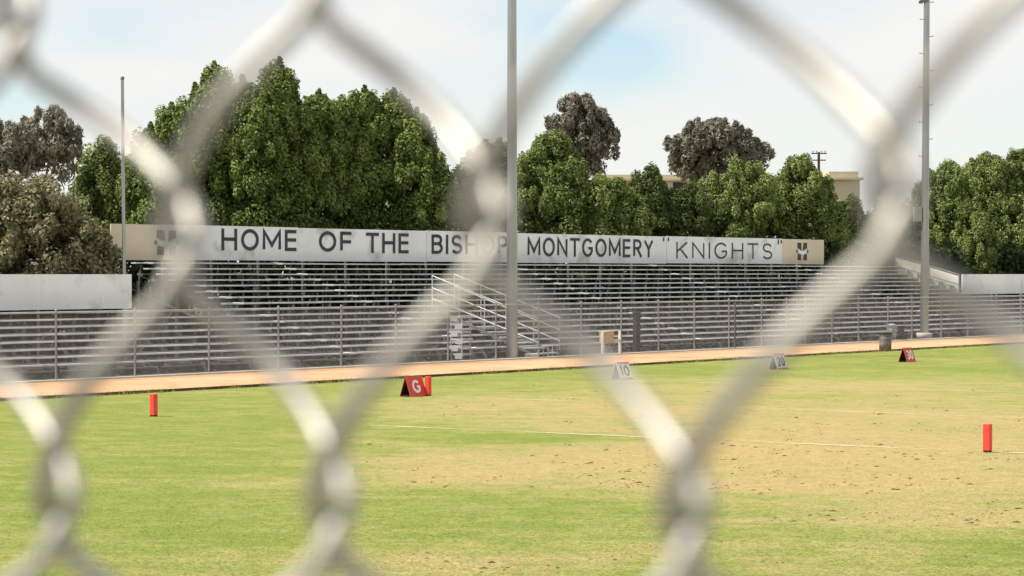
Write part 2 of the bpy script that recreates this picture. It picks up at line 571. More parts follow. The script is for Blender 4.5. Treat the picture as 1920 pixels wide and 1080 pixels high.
def build_grass():
    n = 260000
    # even in picture area near the camera, thinning with distance
    d = 18.5 + (96 - 18.5) * rng.random(n * 2) ** 1.6
    x = (rng.random(n * 2) - .5) * 2 * (0.245 * d)
    e = (x - GE0.x) * GN.x + (d - GE0.y) * GN.y
    ok = e < -0.05
    x, d = x[ok][:n], d[ok][:n]
    n = len(x)
    ang = rng.random(n) * 2 * np.pi
    ln = (0.014 + 0.02 * rng.random(n)) * (1 + d * .012)
    w = (0.004 + 0.004 * rng.random(n)) * (1 + d * .012)
    el = np.radians(1.5 + 4 * rng.random(n))
    cx_, sy_ = np.cos(ang), np.sin(ang)
    dx, dy = -sy_ * w, cx_ * w
    z0 = np.full(n, 0.002)
    hx, hy = cx_ * np.cos(el) * ln, sy_ * np.cos(el) * ln
    co = np.stack([np.stack([x + dx, d + dy, z0], -1), np.stack([x - dx, d - dy, z0], -1),
                   np.stack([x + hx, d + hy, z0 + np.sin(el) * ln], -1)], 1)
    up = np.cross(co[:, 1] - co[:, 0], co[:, 2] - co[:, 0])[:, 2] < 0
    co[up] = co[up][:, ::-1]
    me = quads_mesh('grass', co, dryness(x, d) + (rng.random(n) - .45) * .6, 'dry', 3)
    o = mesh_obj('grass', me, M['blade'])
    tag(o, 'short patchy green and straw grass of the playing field', 'grass', kind='stuff')
    # longer untrimmed fringe that leans over the timber edge of the track
    k = 26000
    t = -8 + 62 * rng.random(k)
    clumpy = (np.sin(t * 1.9) + np.sin(t * 5.3 + 1) + np.sin(t * .7) * 1.5 + rng.normal(size=k) * 1.1) > .1
    t = t[clumpy]; k = len(t)
    off = -.10 * np.abs(rng.normal(size=k)) + .03
    x = GE0.x + GD.x * t + GN.x * off; y = GE0.y + GD.y * t + GN.y * off
    ang = rng.random(k) * 2 * np.pi; w = .007 + .008 * rng.random(k); h = .03 + .09 * rng.random(k) ** 2
    dx, dy = np.cos(ang) * w, np.sin(ang) * w
    ln = (rng.random((k, 2)) - .5) * .09
    z0 = np.zeros(k)
    co = np.stack([np.stack([x - dx, y - dy, z0], -1), np.stack([x + dx, y + dy, z0], -1), np.stack([x + ln[:, 0], y + ln[:, 1], h], -1)], 1)
    o = mesh_obj('grass_fringe', quads_mesh('grass_fringe', co, .15 + .5 * rng.random(k), 'dry', 3), M['blade'])
    tag(o, 'ragged fringe of longer grass along the timber edge of the clay track', 'grass', kind='stuff')


build_grass()


def strip(name, base, du, dv, length, off, width, z, h, mat):
    """a long box along du, starting at offset off along dv"""
    b = MB()
    b.frame_box(base + dv * off + Vector((0, 0, z)), du * length, dv * width, Vector((0, 0, h)))
    o = b.build(name, mat)
    o['kind'] = 'structure'
    return o


# clay track between the timber edge and the fence (its two sides are not quite parallel)
def track_pts():
    a = GE0 - GD * 60; b = GE0 + GD * 140
    c = A0 + U * 150; d = A0 - U * 60
    return [a, b, c, d]


tp = track_pts()
sheet('track', tp, 0.012, M['track'])
sheet('added_bounce_ground', [(-60, -12), (60, -12), (60, 17.2), (-60, 17.2)], 0.012, M['bounce'])  # unseen grey sheet, added so the near wires reflect neutral instead of green
strip('track_edge', GE0 - GD * 60, GD, GN, 200, -0.07, 0.07, -0.02, 0.085, M['curb'])
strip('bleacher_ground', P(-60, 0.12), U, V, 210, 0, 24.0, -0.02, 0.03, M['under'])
strip('fence_footing', P(-60, -0.14), U, V, 210, 0, 0.26, -0.02, 0.075, M['concrete'])
# worn seam in the clay on the near left part of the track
seam_a, seam_b = ground(120, 733), ground(640, 703)


def chalk():
    m, nt, b = new_mat('worn_chalk')
    L = nt.links.new
    geo = nt.nodes.new('ShaderNodeNewGeometry')
    nz = nt.nodes.new('ShaderNodeTexNoise'); nz.inputs['Scale'].default_value = 6; nz.inputs['Detail'].default_value = 8; nz.inputs['Roughness'].default_value = .75
    L(geo.outputs['Position'], nz.inputs['Vector'])
    n2 = nt.nodes.new('ShaderNodeTexNoise'); n2.inputs['Scale'].default_value = .35; n2.inputs['Detail'].default_value = 3
    L(geo.outputs['Position'], n2.inputs['Vector'])
    ad = nt.nodes.new('ShaderNodeMath'); ad.operation = 'ADD'
    L(nz.outputs['Fac'], ad.inputs[0]); L(n2.outputs['Fac'], ad.inputs[1])
    mr = nt.nodes.new('ShaderNodeMapRange'); mr.inputs['From Min'].default_value = .86; mr.inputs['From Max'].default_value = 1.06
    mr.inputs['To Min'].default_value = .05; mr.inputs['To Max'].default_value = .85
    L(ad.outputs[0], mr.inputs['Value'])
    b.inputs['Base Color'].default_value = (.70, .64, .48, 1)
    b.inputs['Roughness'].default_value = .95
    L(mr.outputs[0], b.inputs['Alpha'])
    return m


M['line'] = chalk()


def line(name, a, b, w, z=0.006):
    d = (b - a).normalized(); n = Vector((-d.y, d.x, 0)) * (w / 2)
    return sheet(name, [a - n, b - n, b + n, a + n], z, M['line'])


PYL_A, PYL_G, PYL_H = ground(288, 781), ground(795, 742), ground(1852, 848)
edir = (PYL_H - PYL_A).normalized()
line('end_line', PYL_A + edir * 5.2, PYL_A + edir * 49, 0.075, 0.012)
for k in range(0, 5):
    st = PYL_G + FU * (9.144 * k)
    line('yard_line', st, st + FE * 48, 0.07, 0.007)


def build_clods():
    b = MB()
    r = random.Random(5)
    n = 0
    while n < 620:
        px, py = r.uniform(600, 1990), r.uniform(715, 1075)
        g = ground(px, py)
        dr = float(dryness(np.array([g.x]), np.array([g.y]))[0])
        if r.random() > max(0.0, dr - .3) * 1.5:
            continue
        # loosely in clusters
        for j in range(r.choice([1, 1, 2, 4, 6])):
            c = g + Vector((r.gauss(0, .16), r.gauss(0, .20), 0))
            s = r.uniform(.010, .024) * (1.6 if r.random() < .2 else 1)
            k = 6; vs = [(c.x, c.y, s * .50)]
            for i in range(k):
                t = 2 * math.pi * i / k
                rr = s * r.uniform(.7, 1.5)
                vs.append((c.x + math.cos(t) * rr * 1.5, c.y + math.sin(t) * rr, -.002))
            b.add(vs, [(0, 1 + i, 1 + (i + 1) % k) for i in range(k)])
            n += 1
    o = b.build('soil_clods', M['clod'])
    tag(o, 'dark soil clods and divots scattered over the dry turf', 'soil', kind='stuff')


build_clods()

# ------------------------------------------------------------------ near chain-link fence the picture looks through
NF_D0, NF_ANG = 0.374, 0.6150
NFE = Vector((math.cos(NF_ANG), -math.sin(NF_ANG), 0))
NFN = Vector((-math.sin(NF_ANG), -math.cos(NF_ANG), 0))     # towards the camera
NF_O = Vector((0, NF_D0, EYE))
W_, H_ = 0.072, 0.0912
U00, Z00, TILT = -0.0766, 0.0091, 0.0467
JOINTS = {(0, 0): (345, 430), (1, 0): (905, 395), (2, 0): (1672, 330), (-.5, -1): (112, 935), (.5, -1): (622, 940), (1.5, -1): (1290, 950),
          (-.5, 1): (25, 25), (.5, 1): (587, -85), (1.5, 1): (1240, -215)}


def near_fence():
    def reg(i, j):
        s = U00 + i * W_
        return s, Z00 + j * H_ / 2 + TILT * s
    res = []
    for (i, j), (px, py) in JOINTS.items():
        # ray through the pixel meets the fence plane
        rx, rz = (px - CX) / F, (HY - py) / F
        # point t*(rx,1): x = s*ex, y = d0 + s*ey
        s = rx * NF_D0 / (NFE.x - rx * NFE.y)
        y = NF_D0 + s * NFE.y
        s0, z0 = reg(i, j)
        res.append((i, j / 2, s - s0, rz * y - z0 - .0040))
    res = np.array(res)

    def joint(i, j):
        s, z = reg(i, j)
        w = np.exp(-(((res[:, 0] - i) ** 2 + (res[:, 1] - j / 2) ** 2) / 0.22))
        W = w.sum() + 0.02
        return s + (w * res[:, 2]).sum() / W, z + (w * res[:, 3]).sum() / W

    root = empty('foreground_fence', (NF_O.x, NF_O.y, 0), 'blurred close up galvanised diamond wire fence right in front of the camera', 'fence')
    rad = 0.0020
    BOW = 0.0058
    b = MB()
    jlo, jhi = -62, 18           # rows of joints (half diamonds)
    klo, khi = -33, 35
    for k in range(klo, khi + 1):
        for half in (0, 1):
            i_even = k if half == 0 else k + .5
            # half 0: left vertices on even rows at i=k, right vertices on odd rows at k+.5
            # half 1: left vertices on odd rows at k+.5, right vertices on even rows at k+1
            near = -3 <= k <= 4
            pts = []
            for j in range(jhi, jlo - 1, -1):
                even = (j % 2 == 0)
                if half == 0:
                    i = k if even else k + .5
                    left = even
                else:
                    i = k + 1 if even else k + .5
                    left = not even
                s, z = joint(i, j) if (near and abs(j) < 8) else reg(i, j)
                off = -rad * 1.04 if left else rad * 1.04
                # going down: a left vertex goes from front (after '/') to back; a right vertex from back to front
                before, after = (1, -1) if left else (-1, 1)
                bd = rad * 1.75
                dirn = 1 if left else -1
                hw = 0.0058
                ins = 0.0018 * dirn
                if near and abs(j) < 10:
                    pts.append((s + off + ins * 1.6, z + hw * 1.45, before * bd))
                    pts.append((s + off + ins * .45, z + hw * .8, before * bd * .8))
                    pts.append((s + off, z + hw * .3, before * bd * .35))
                    pts.append((s + off, z - hw * .3, after * bd * .35))
                    pts.append((s + off + ins * .45, z - hw * .8, after * bd * .8))
                    pts.append((s + off + ins * 1.6, z - hw * 1.45, after * bd))
                    # the wire bows out between joints (a flattened spiral): '/' to the front, the other way to the back
                    i2 = (k + .5 if even else k) if half == 0 else (k + .5 if even else k + 1)
                    s2, z2 = joint(i2, j - 1) if abs(j - 1) < 8 else reg(i2, j - 1)
                    q0 = (s + off + ins * 1.6, z - hw * 1.45)
                    q1 = (s2 - off - ins * 1.6, z2 + hw * 1.45)
                    for m_ in range(1, 10):
                        f = m_ / 10
                        pts.append((q0[0] + (q1[0] - q0[0]) * f, q0[1] + (q1[1] - q0[1]) * f, after * (bd + BOW * math.sin(math.pi * f))))
                else:
                    pts.append((s + off, z + hw * .7, before * bd * .8))
                    pts.append((s + off, z - hw * .7, after * bd * .8))
            P3 = [NF_O + NFE * p[0] + Vector((0, 0, p[1])) + NFN * p[2] for p in pts]
            b.path(P3, rad, 10 if near else 5, caps=True)
    b.build('chain_link', M['wire'], root)
    # posts and rails well outside the picture
    zt = max(p.z for p in P3)
    for s in (-2.5, 2.5):
        t = MB()
        c = NF_O + NFE * s - NFN * 0.045
        t.tube((c.x, c.y, -0.3), (c.x, c.y, zt + .06), .036, n=16)
        t.build('post', M['galv'], root)
    t = MB()
    a = NF_O + NFE * -2.5 - NFN * 0.045; c = NF_O + NFE * 2.5 - NFN * 0.045
    t.tube((a.x, a.y, zt), (c.x, c.y, zt), .021, n=12)
    t.build('top_rail', M['galv'], root)


near_fence()

# ------------------------------------------------------------------ fence along the track
FENCE_H = 1.84
POST_PX = [105, 253, 392, 522, 640, 742, 840, 930, 1010, 1090, 1165, 1235, 1302, 1367, 1428, 1475, 1510, 1560, 1610, 1665, 1710, 1765, 1815, 1868, 1915]


def track_fence():
    root = empty('track_fence', P(0, 0), 'long waist high silver diamond wire fence between the clay track and the bleachers', 'fence')
    root['label'] = 'long silver diamond wire fence between the clay track and the bleachers'
    us = [-5.6, -2.8 + 0.0] + [u_at(p, 0) for p in POST_PX]
    us[0], us[1] = -5.7, -2.9
    us += [us[-1] + 2.5, us[-1] + 5.0]
    u0, u1 = us[0], us[-1]
    for u in us:
        t = MB()
        t.tube(P(u, 0, -.05), P(u, 0, FENCE_H + .03), .030, n=8)
        t.lathe([(.033, 0), (.03, .03), (0.0, .045)], P(u, 0, FENCE_H + .03), 8)
        t.build('post', M['galv'], root)
    for z in (FENCE_H - .01,):
        t = MB()
        t.tube(P(u0, 0, z), P(u1, 0, z), .024, n=8)
        t.build('top_rail', M['rail'], root)
    t = MB()
    t.tube(P(u0, -.035, .09), P(u1, -.035, .09), .004, n=5)
    t.build('tension_wire', M['galv'], root)
    # wires of the mesh
    b = MB()
    h = FENCE_H - .09
    pitch = 0.0715
    run = h * 0.98
    n = int((u1 - u0) / pitch)
    r = 0.0022
    for k in range(n):
        a = u0 + k * pitch
        for sgn, off in ((1, -.034), (-1, -.0385)):
            e = a + sgn * run
            za, zb = .07, .07 + h
            s, q = a, e
            if e < u0:
                f = (a - u0) / run; q = u0; zb = za + h * f
            if e > u1:
                f = (u1 - a) / run; q = u1; zb = za + h * f
            if abs(q - s) < .02: continue
            b.tube(P(s, off, za), P(q, off, zb), r, n=4, caps=False)
    # fill the start and end corners
    m = int(run / pitch)
    for k in range(1, m):
        z = .07 + h * (k * pitch / run)
        b.tube(P(u0, -.034, z), P(u0 + (run - k * pitch), -.034, .07 + h), r, n=4, caps=False)
        b.tube(P(u1, -.0385, z), P(u1 - (run - k * pitch), -.0385, .07 + h), r, n=4, caps=False)
    b.build('chain_link', M['mesh'], root)
    # dark gate post with its hinges
    t = MB()
    ug = u_at(1377, 0)
    t.tube(P(ug, -.02, 0), P(ug, -.02, FENCE_H - .03), .036, n=8)
    for z in (.3, 1.45):
        t.box(P(ug, -.06, z), (.09, .06, .09), math.pi / 2 - AU)
    t.build('gate_post', M['galv_dark'], root)


track_fence()

# ------------------------------------------------------------------ bleachers
ROW_V0, RUN, RISE, SEAT0 = 1.45, 0.61, 0.19, 0.38


def seat_z(i): return SEAT0 + RISE * i
def row_v(i): return ROW_V0 + RUN * i


U_WALL_L = u_at(247, 7.0)             # right end of the left white wall
U_WALL_R = u_at(1800, 7.2)            # left end of the right white wall
U_SIGN_L, U_SIGN_R = u_at(208, 11.5), u_at(1545, 11.5)


def bleacher(name, label, u0, u1, r0, r1, upper_u0=None, glints=()):
    root = empty(name, P((u0 + u1) / 2, row_v(r0)), label, 'bleachers', 'aluminium bleachers')
    brk = random.Random(len(name) + int(abs(u0)))
    for i in range(r0, r1 + 1):
        a = upper_u0 if (upper_u0 is not None and i >= 8) else u0
        t = MB()
        v, z = row_v(i), seat_z(i)
        # planks laid end to end with tiny gaps
        x = a
        while x < u1 - .01:
            e = min(x + 4.57 + brk.uniform(-.02, .02), u1)
            dz = brk.uniform(-.006, .006)
            t.frame_box(P(x + .006, v, z - .045 + dz), U * (e - x - .012), V * .25, Vector((0, 0, .045)))
            x = e
        t.mi = 1
        for s in glints:  # white boxes at the plank joints, painted to mimic sunlit glints
            if a < s < u1:
                w = brk.uniform(.22, .34)
                t.frame_box(P(s, v - .006, z - .052), U * w, V * .262, Vector((0, 0, .060)))
        t.build('seat_plank', [M['alu'], M['alu_glint']], root)
        if i > r0 or r0 > 0:
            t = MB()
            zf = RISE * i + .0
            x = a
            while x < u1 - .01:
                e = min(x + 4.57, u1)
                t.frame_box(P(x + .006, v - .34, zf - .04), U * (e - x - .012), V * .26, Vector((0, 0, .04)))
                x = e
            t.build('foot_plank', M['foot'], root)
    # frames
    n = max(2, int(round((u1 - u0) / 1.83)))
    lo = upper_u0 if upper_u0 is not None else u0
    ext = int((u0 - lo) / 1.83) if upper_u0 is not None else 0
    for k in range(-ext, n + 1):
        u = u0 + .12 + (u1 - u0 - .24) * k / n
        rs = max(r0, 8) if k < 0 else r0
        t = MB()
        # sloping stringer
        pa, pb = P(u, row_v(rs) - .3, max(.02, RISE * rs - .05)), P(u, row_v(r1) + .25, RISE * r1 + .0)
        d = (pb - pa)
        t.frame_box(pa - U * .02 - Vector((0, 0, .05)), U * .04, d, Vector((0, 0, .05)))
        for i in range(rs, r1 + 1):
            v = row_v(i)
            t.frame_box(P(u - .022, v + .09, RISE * i - .06), U * .044, V * .05, Vector((0, 0, seat_z(i) - .047 - RISE * i + .06)))
        for i in range(rs, r1 + 1, 3):
            v = row_v(i)
            t.frame_box(P(u - .02, v + .14, .012), U * .04, V * .04, Vector((0, 0, RISE * i + .05)))
        t.frame_box(P(u - .025, row_v(rs) - .25, .011), U * .05, V * (row_v(r1) - row_v(rs) + .5), Vector((0, 0, .05)))
        t.build('support_frame', M['frame'], root)
    # cross braces between every other pair of frames
    for k in range(0, n, 2):
        ua = u0 + .12 + (u1 - u0 - .24) * k / n
        ub = u0 + .12 + (u1 - u0 - .24) * (k + 1) / n
        for i in ((r1,) if r1 < 10 else (9, r1)):
            v = row_v(i) + .2
            t = MB(); t.tube(P(ua, v, .1), P(ub, v, RISE * i), .018, n=5); t.build('cross_brace', M['frame'], root)
            t = MB(); t.tube(P(ub, v + .03, .1), P(ua, v + .03, RISE * i), .018, n=5); t.build('cross_brace', M['frame'], root)
    return root


GLINT_U = [u_at(p, 6.0) for p in (460, 700, 1130, 1390, 1655)]
MAIN = bleacher('main_bleacher', 'tall wide aluminium bleachers below the lettered sign, behind the fence', U_WALL_L + .03, U_WALL_R - .03, 0, 15,
                upper_u0=U_SIGN_L + .3, glints=GLINT_U)
LOWL = bleacher('low_bleacher', 'low aluminium bleachers under the white wall at the far left', -8.0, U_WALL_L - .05, 0, 7, glints=[])
LOWR = bleacher('low_bleacher', 'low aluminium bleachers under the grey-white wall at the far right', U_WALL_R + .05, U_WALL_R + 16, 0, 7, glints=[U_WALL_R + 3, U_WALL_R + 8])


def back_wall(label, ua, ub, v, z0, z1):
    root = empty('back_wall', P((ua + ub) / 2, v), label, 'wall', 'white back walls of the low bleachers')
    n = max(1, int((ub - ua) / 3.66 + .5))
    for k in range(n):
        a = ua + (ub - ua) * k / n; e = ua + (ub - ua) * (k + 1) / n
        t = MB()
        t.frame_box(P(a + .003, v, z0), U * (e - a - .006), V * .05, Vector((0, 0, z1 - z0)))
        o = t.build('panel', M['white'], root)
    for k in range(n + 1):
        u = ua + .1 + (ub - ua - .2) * k / n
        t = MB()
        t.frame_box(P(u - .03, v + .055, .01), U * .06, V * .06, Vector((0, 0, z1 - .08)))
        t.build('wall_post', M['frame'], root)
    return root


back_wall('clean white wall behind the low bleachers at the left edge, below the brown bush', -9.0, U_WALL_L, 7.0, 1.76, 2.83)
back_wall('grey white wall behind the low bleachers at the right edge, below green trees', U_WALL_R + .06, U_WALL_R + 17, 7.1, 1.80, 2.82)

# slanting guard panels at the right end of the tall stand


def guard_panel():
    root = empty('guard_panel', P(U_WALL_R, 9), 'sloping cream guard panel at the upper right end of the tall bleachers', 'guard rail')
    va, vb = 7.25, 10.9
    za, zb = 2.80, 3.78

    def q(v, dz): return P(U_WALL_R, v, za + (zb - za) * (v - va) / (vb - va) + dz)
    for (lo, hi) in ((-.98, -.54), (-.50, -.08)):
        for (a, b_) in ((va + .04, 8.9), (8.96, vb - .04)):
            t = MB()
            p0, p1 = q(a, lo), q(b_, lo)
            t.frame_box(p0, p1 - p0, Vector((0, 0, hi - lo)), U * .02)
            t.build('panel', M['cream'], root)
    for v in (va, 8.93, vb):
        t = MB()
        t.tube(q(v, -1.25), q(v, .04), .028, n=8)
        t.build('rail_post', M['galv'], root)
    t = MB(); t.tube(q(va, 0), q(vb, 0), .024, n=8); t.build('top_rail', M['galv'], root)


guard_panel()

# ------------------------------------------------------------------ sign with the lettering


def arc(cx, cy, rx, ry, a0, a1, n=14):
    return [(cx + rx * math.cos(R(a0 + (a1 - a0) * k / n)), cy + ry * math.sin(R(a0 + (a1 - a0) * k / n))) for k in range(n + 1)]


def glyph(ch):
    """strokes of a plain sign-painter capital in a box 1 high; returns (width, strokes)"""
    if ch == 'H': return .68, [[(0, 0), (0, 1)], [(.68, 0), (.68, 1)], [(0, .52), (.68, .52)]]
    if ch in 'O0':
        w = .80 if ch == 'O' else .58
        return w, [arc(w / 2, .5, w / 2, .5, 0, 360, 28)]
    if ch == 'M': return .86, [[(0, 0), (0, 1), (.43, .22), (.86, 1), (.86, 0)]]
    if ch == 'E': return .56, [[(.56, 1), (0, 1), (0, 0), (.56, 0)], [(0, .53), (.48, .53)]]
    if ch == 'F': return .54, [[(.54, 1), (0, 1), (0, 0)], [(0, .50), (.46, .50)]]
    if ch == 'T': return .66, [[(0, 1), (.66, 1)], [(.33, 1), (.33, 0)]]
    if ch == 'B': return .58, [[(.32, .53), (0, .53), (0, 1), (.32, 1)] + arc(.32, .765, .22, .235, 90, -90)[1:], [(0, .53), (0, 0), (.32, 0)] + arc(.32, .265, .26, .265, -90, 90)[1:]]
    if ch == 'I': return .001, [[(0, 0), (0, 1)]]
    if ch == 'S': return .58, [arc(.29, .745, .27, .255, 25, 270, 16) + arc(.29, .245, .29, .245, 90, -155, 16)[1:]]
    if ch == 'P': return .56, [[(0, 0), (0, 1), (.30, 1)] + arc(.30, .73, .26, .27, 90, -90)[1:] + [(0, .46)]]
    if ch == 'N': return .68, [[(0, 0), (0, 1), (.68, 0), (.68, 1)]]
    if ch == 'G': return .76, [arc(.39, .5, .39, .5, 40, 330, 24) + [(.73, .46), (.44, .46)]]
    if ch == 'R': return .60, [[(0, 0), (0, 1), (.30, 1)] + arc(.30, .75, .27, .25, 90, -90)[1:] + [(0, .50)], [(.28, .50), (.60, 0)]]
    if ch == 'Y': return .68, [[(0, 1), (.34, .46), (.68, 1)], [(.34, .46), (.34, 0)]]
    if ch == 'K': return .62, [[(0, 0), (0, 1)], [(.60, 1), (0, .40)], [(.20, .58), (.62, 0)]]
    if ch == '1': return .16, [[(0, .80), (.16, 1), (.16, 0)]]
    if ch == '2': return .56, [arc(.28, .72, .28, .28, 165, -35, 12) + [(0, 0), (.56, 0)]]
    if ch == '3': return .56, [arc(.28, .745, .26, .255, 150, -90, 12) + arc(.28, .255, .28, .255, 90, -150, 12)[1:]]
    return .4, []


def letters(parent, name, s, ex, ez, nrm, org, w, h, depth, mat, th=.15):
    """stroke lettering fitted to a w x h rectangle whose lower left corner is org; ex, ez span the board, nrm points out of it"""
    ex, ez, nrm, org = Vector(ex), Vector(ez), Vector(nrm), Vector(org)
    t = th * h
    gl = [glyph(c) for c in s]
    tot = sum(g[0] for g in gl)
    n = len(s)
    # glyph widths and letter spacing (0.36 of a cap height) squeezed together into w
    gap = .36
    k = (w - t) / (tot + gap * (n - 1)) if n > 1 else (w - t) / max(tot, .01)
    mb = MB()
    x = t / 2
    lay = 0
    hh = h - t
    for (gw, strokes) in gl:
        for st in strokes:
            pts = [Vector((x + p[0] * k, t / 2 + p[1] * hh)) for p in st]
            closed = (pts[0] - pts[-1]).length < 1e-4
            if closed: pts = pts[:-1]
            m = len(pts)
            Ls, Rs = [], []
            for i in range(m):
                if closed:
                    a, c = pts[i - 1], pts[(i + 1) % m]
                else:
                    a, c = pts[max(i - 1, 0)], pts[min(i + 1, m - 1)]
                d0 = (pts[i] - a); d1 = (c - pts[i])
                if d0.length < 1e-9: d0 = d1
                if d1.length < 1e-9: d1 = d0
                d0 = d0.normalized(); d1 = d1.normalized()
                n0 = Vector((-d0.y, d0.x)); n1 = Vector((-d1.y, d1.x))
                mm = (n0 + n1)
                mm = mm.normalized() if mm.length > 1e-6 else n0
                ln = min(1.9, 1 / max(.3, mm.dot(n0)))
                p = pts[i].copy()
                if not closed and i == 0: p -= d1 * t / 2 * (0 if m > 2 else 1)
                if not closed and i == m - 1: p += d0 * t / 2 * (0 if m > 2 else 1)
                Ls.append(p + mm * ln * t / 2); Rs.append(p - mm * ln * t / 2)
            dz = depth + lay * .0004
            lay = (lay + 1) % 3
            vs = []
            for q in (Ls, Rs):
                vs += [org + ex * p.x + ez * p.y + nrm * dz for p in q]
            for q in (Ls, Rs):
                vs += [org + ex * p.x + ez * p.y for p in q]
            fs = []
            for i in range(m if closed else m - 1):
                j = (i + 1) % m
                fs += [(i, m + i, m + j, j), (i, j, 2 * m + j, 2 * m + i), (m + j, m + i, 3 * m + i, 3 * m + j)]
            mb.add(vs, fs)
        x += (gw + gap) * k
    return mb.build(name, mat, parent)


def sign():
    v = 11.5
    Z0, Z1 = 3.31, 4.53
    root = empty('sign_board', P((U_SIGN_L + U_SIGN_R) / 2, v), 'long white board with black capital lettering along the top of the tall bleachers', 'sign')
    edges = [208, 305, 559, 800, 965, 1250, 1466, 1545]
    for k in range(len(edges) - 1):
        a, e = u_at(edges[k], v), u_at(edges[k + 1], v)
        t = MB()
        dz = [0, .015, 0, .012, -.01, .01, 0][k]
        t.frame_box(P(a + .012, v - (.004 if k % 2 else 0), Z0 + dz), U * (e - a - .024), V * .05, Vector((0, 0, Z1 - Z0)))
        tan = k in (0, len(edges) - 2)
        o = t.build('panel', M['tan'] if tan else M['signwhite'], root)
        if tan: o['label'] = 'tan end panel'
    n = 20
    for k in range(n + 1):
        t = MB()
        u = U_SIGN_L + .1 + (U_SIGN_R - U_SIGN_L - .2) * k / n
        t.frame_box(P(u - .04, v + .06, .01), U * .08, V * .08, Vector((0, 0, Z1 - .1)))
        t.build('sign_post', M['frame'], root)
    Zv = Vector((0, 0, 1))
    for (s, a, e, yt, yb, off) in [('HOME', 415, 557, 430, 470, .155), ('OF', 598, 660, 434, 472, .155), ('THE', 686, 767, 437, 474.5, .155),
                                   ('BISHOP', 809, 951, 441, 476.5, .155), ('MONTGOMERY', 989, 1224, 447, 481.5, .14), ('KNIGHTS', 1268, 1447, 455, 485, .095)]:
        pm = (a + e) / 2
        ua, ue = u_at(a, v), u_at(e, v)
        zt, zb = z_at(pm, yt, v), z_at(pm, yb, v)
        letters(root, 'lettering', s, U, Zv, -V, P(ua, v - .012, zb), ue - ua, zt - zb, .02, M['black'], off)
    # emblem: a blocky dark M over a pale shield, mirrored at the two ends
    for px in (1504, 312):
        c = u_at(px, v); d = dist_at(px, v); zc = z_at(px, 471.5 if px > 900 else 455, v)
        k = .80

        def poly(pts, mi, off):
            vs = [P(c + x * k * 1.4, v - off, zc + y * k * .92) for x, y in pts] + [P(c + x * k * 1.4, v - off + .012, zc + y * k * .92) for x, y in pts]
            m_ = len(pts)
            t.add(vs, [tuple(range(m_))] + [(i + m_, (i + 1) % m_ + m_, (i + 1) % m_, i) for i in range(m_)])
        t = MB()
        for sg in (-1, 1):
            poly([(sg * .06, .06), (sg * .40, .22), (sg * .40, .58), (sg * .10, .58)][::sg], 0, .018)
            poly([(sg * .10, -.58), (sg * .38, -.58), (sg * .38, -.14), (sg * .12, -.22)][::sg], 0, .018)
            poly([(sg * .40, -.10), (sg * .50, -.08), (sg * .50, .10), (sg * .42, .12)][::sg], 0, .018)
        t.mi = 1
        poly([(0, -.24), (.30, -.10), (.38, .12), (.06, .02), (-.06, .02), (-.38, .12), (-.30, -.10)], 1, .020)
        t.build('emblem', [M['black'], M['signwhite']], root)
    # quotation marks round the last word
    for pq in (1243, 1252):
        t = MB()
        t.frame_box(P(u_at(pq, v), v - .02, Z1 - .22), U * .09, V * .012, Vector((0, 0, .16)))
        t.build('quote_mark', M['black'], root)
    t = MB()
    ub = u_at(1458, v)
    t.frame_box(P(ub, v - .02, Z1 - .26), U * .10, V * .012, Vector((0, 0, .24)))
    t.build('quote_mark', M['black'], root)
    t = MB()
    t.frame_box(P(ub + .26, v - .02, Z1 - .22), U * .10, V * .012, Vector((.0, 0, .16)))
    t.build('quote_mark', M['black'], root)


sign()

# ------------------------------------------------------------------ aisle stairs with handrails


def handrail(label, u, v0, v1, z0, z1):
    root = empty('handrail', P(u, v0), label, 'handrail', 'aisle handrails')

    def q(t, dz): return P(u, v0 + (v1 - v0) * t, z0 + (z1 - z0) * t + dz)
    for dz, nm in ((0, 'top_rail'), (-.42, 'mid_rail'), (-.80, 'low_rail')):
        t = MB(); t.tube(q(0, dz), q(1, dz), .019, n=8); t.build(nm, M['rail'], root)
    for t_ in (0, .24, .5, .74, 1):
        t = MB(); t.tube(q(t_, -1.12), q(t_, 0), .018, n=8); t.build('rail_post', M['rail'], root)


UA = u_at(1010, .35)
VT = .35
for _ in range(60):
    VT += .1
    if u_at(812, VT) > UA: break
za = z_at(1010, 598, .35); zb = z_at(812, 517, VT)
handrail('nearer silver aisle handrail left of the tall steel pole in front of the bleachers', UA, .35, VT, za, zb)
handrail('farther silver aisle handrail passing behind the tall steel pole on the bleachers', UA + 1.45, .55, VT + .2, za + .02, zb + .05)


def aisle_steps():
    root = empty('aisle_stairs', P(UA + .7, 1.0), 'open silver aisle stairs between the two handrails on the bleachers', 'stairs')
    n = 9
    for k in range(n):
        v = .55 + .52 * k
        t = MB()
        t.frame_box(P(UA + .08, v, .10 + .175 * k), U * 1.26, V * .30, Vector((0, 0, .045)))
        t.build('tread', M['alu'], root)
    for s in (UA + .05, UA + 1.37):
        t = MB()
        pa, pb = P(s, .5, -.0 + .012), P(s, .55 + .52 * n, .10 + .175 * n)
        t.frame_box(pa, pb - pa, Vector((0, 0, .09)), U * .02)
        t.build('stringer', M['frame'], root)


aisle_steps()


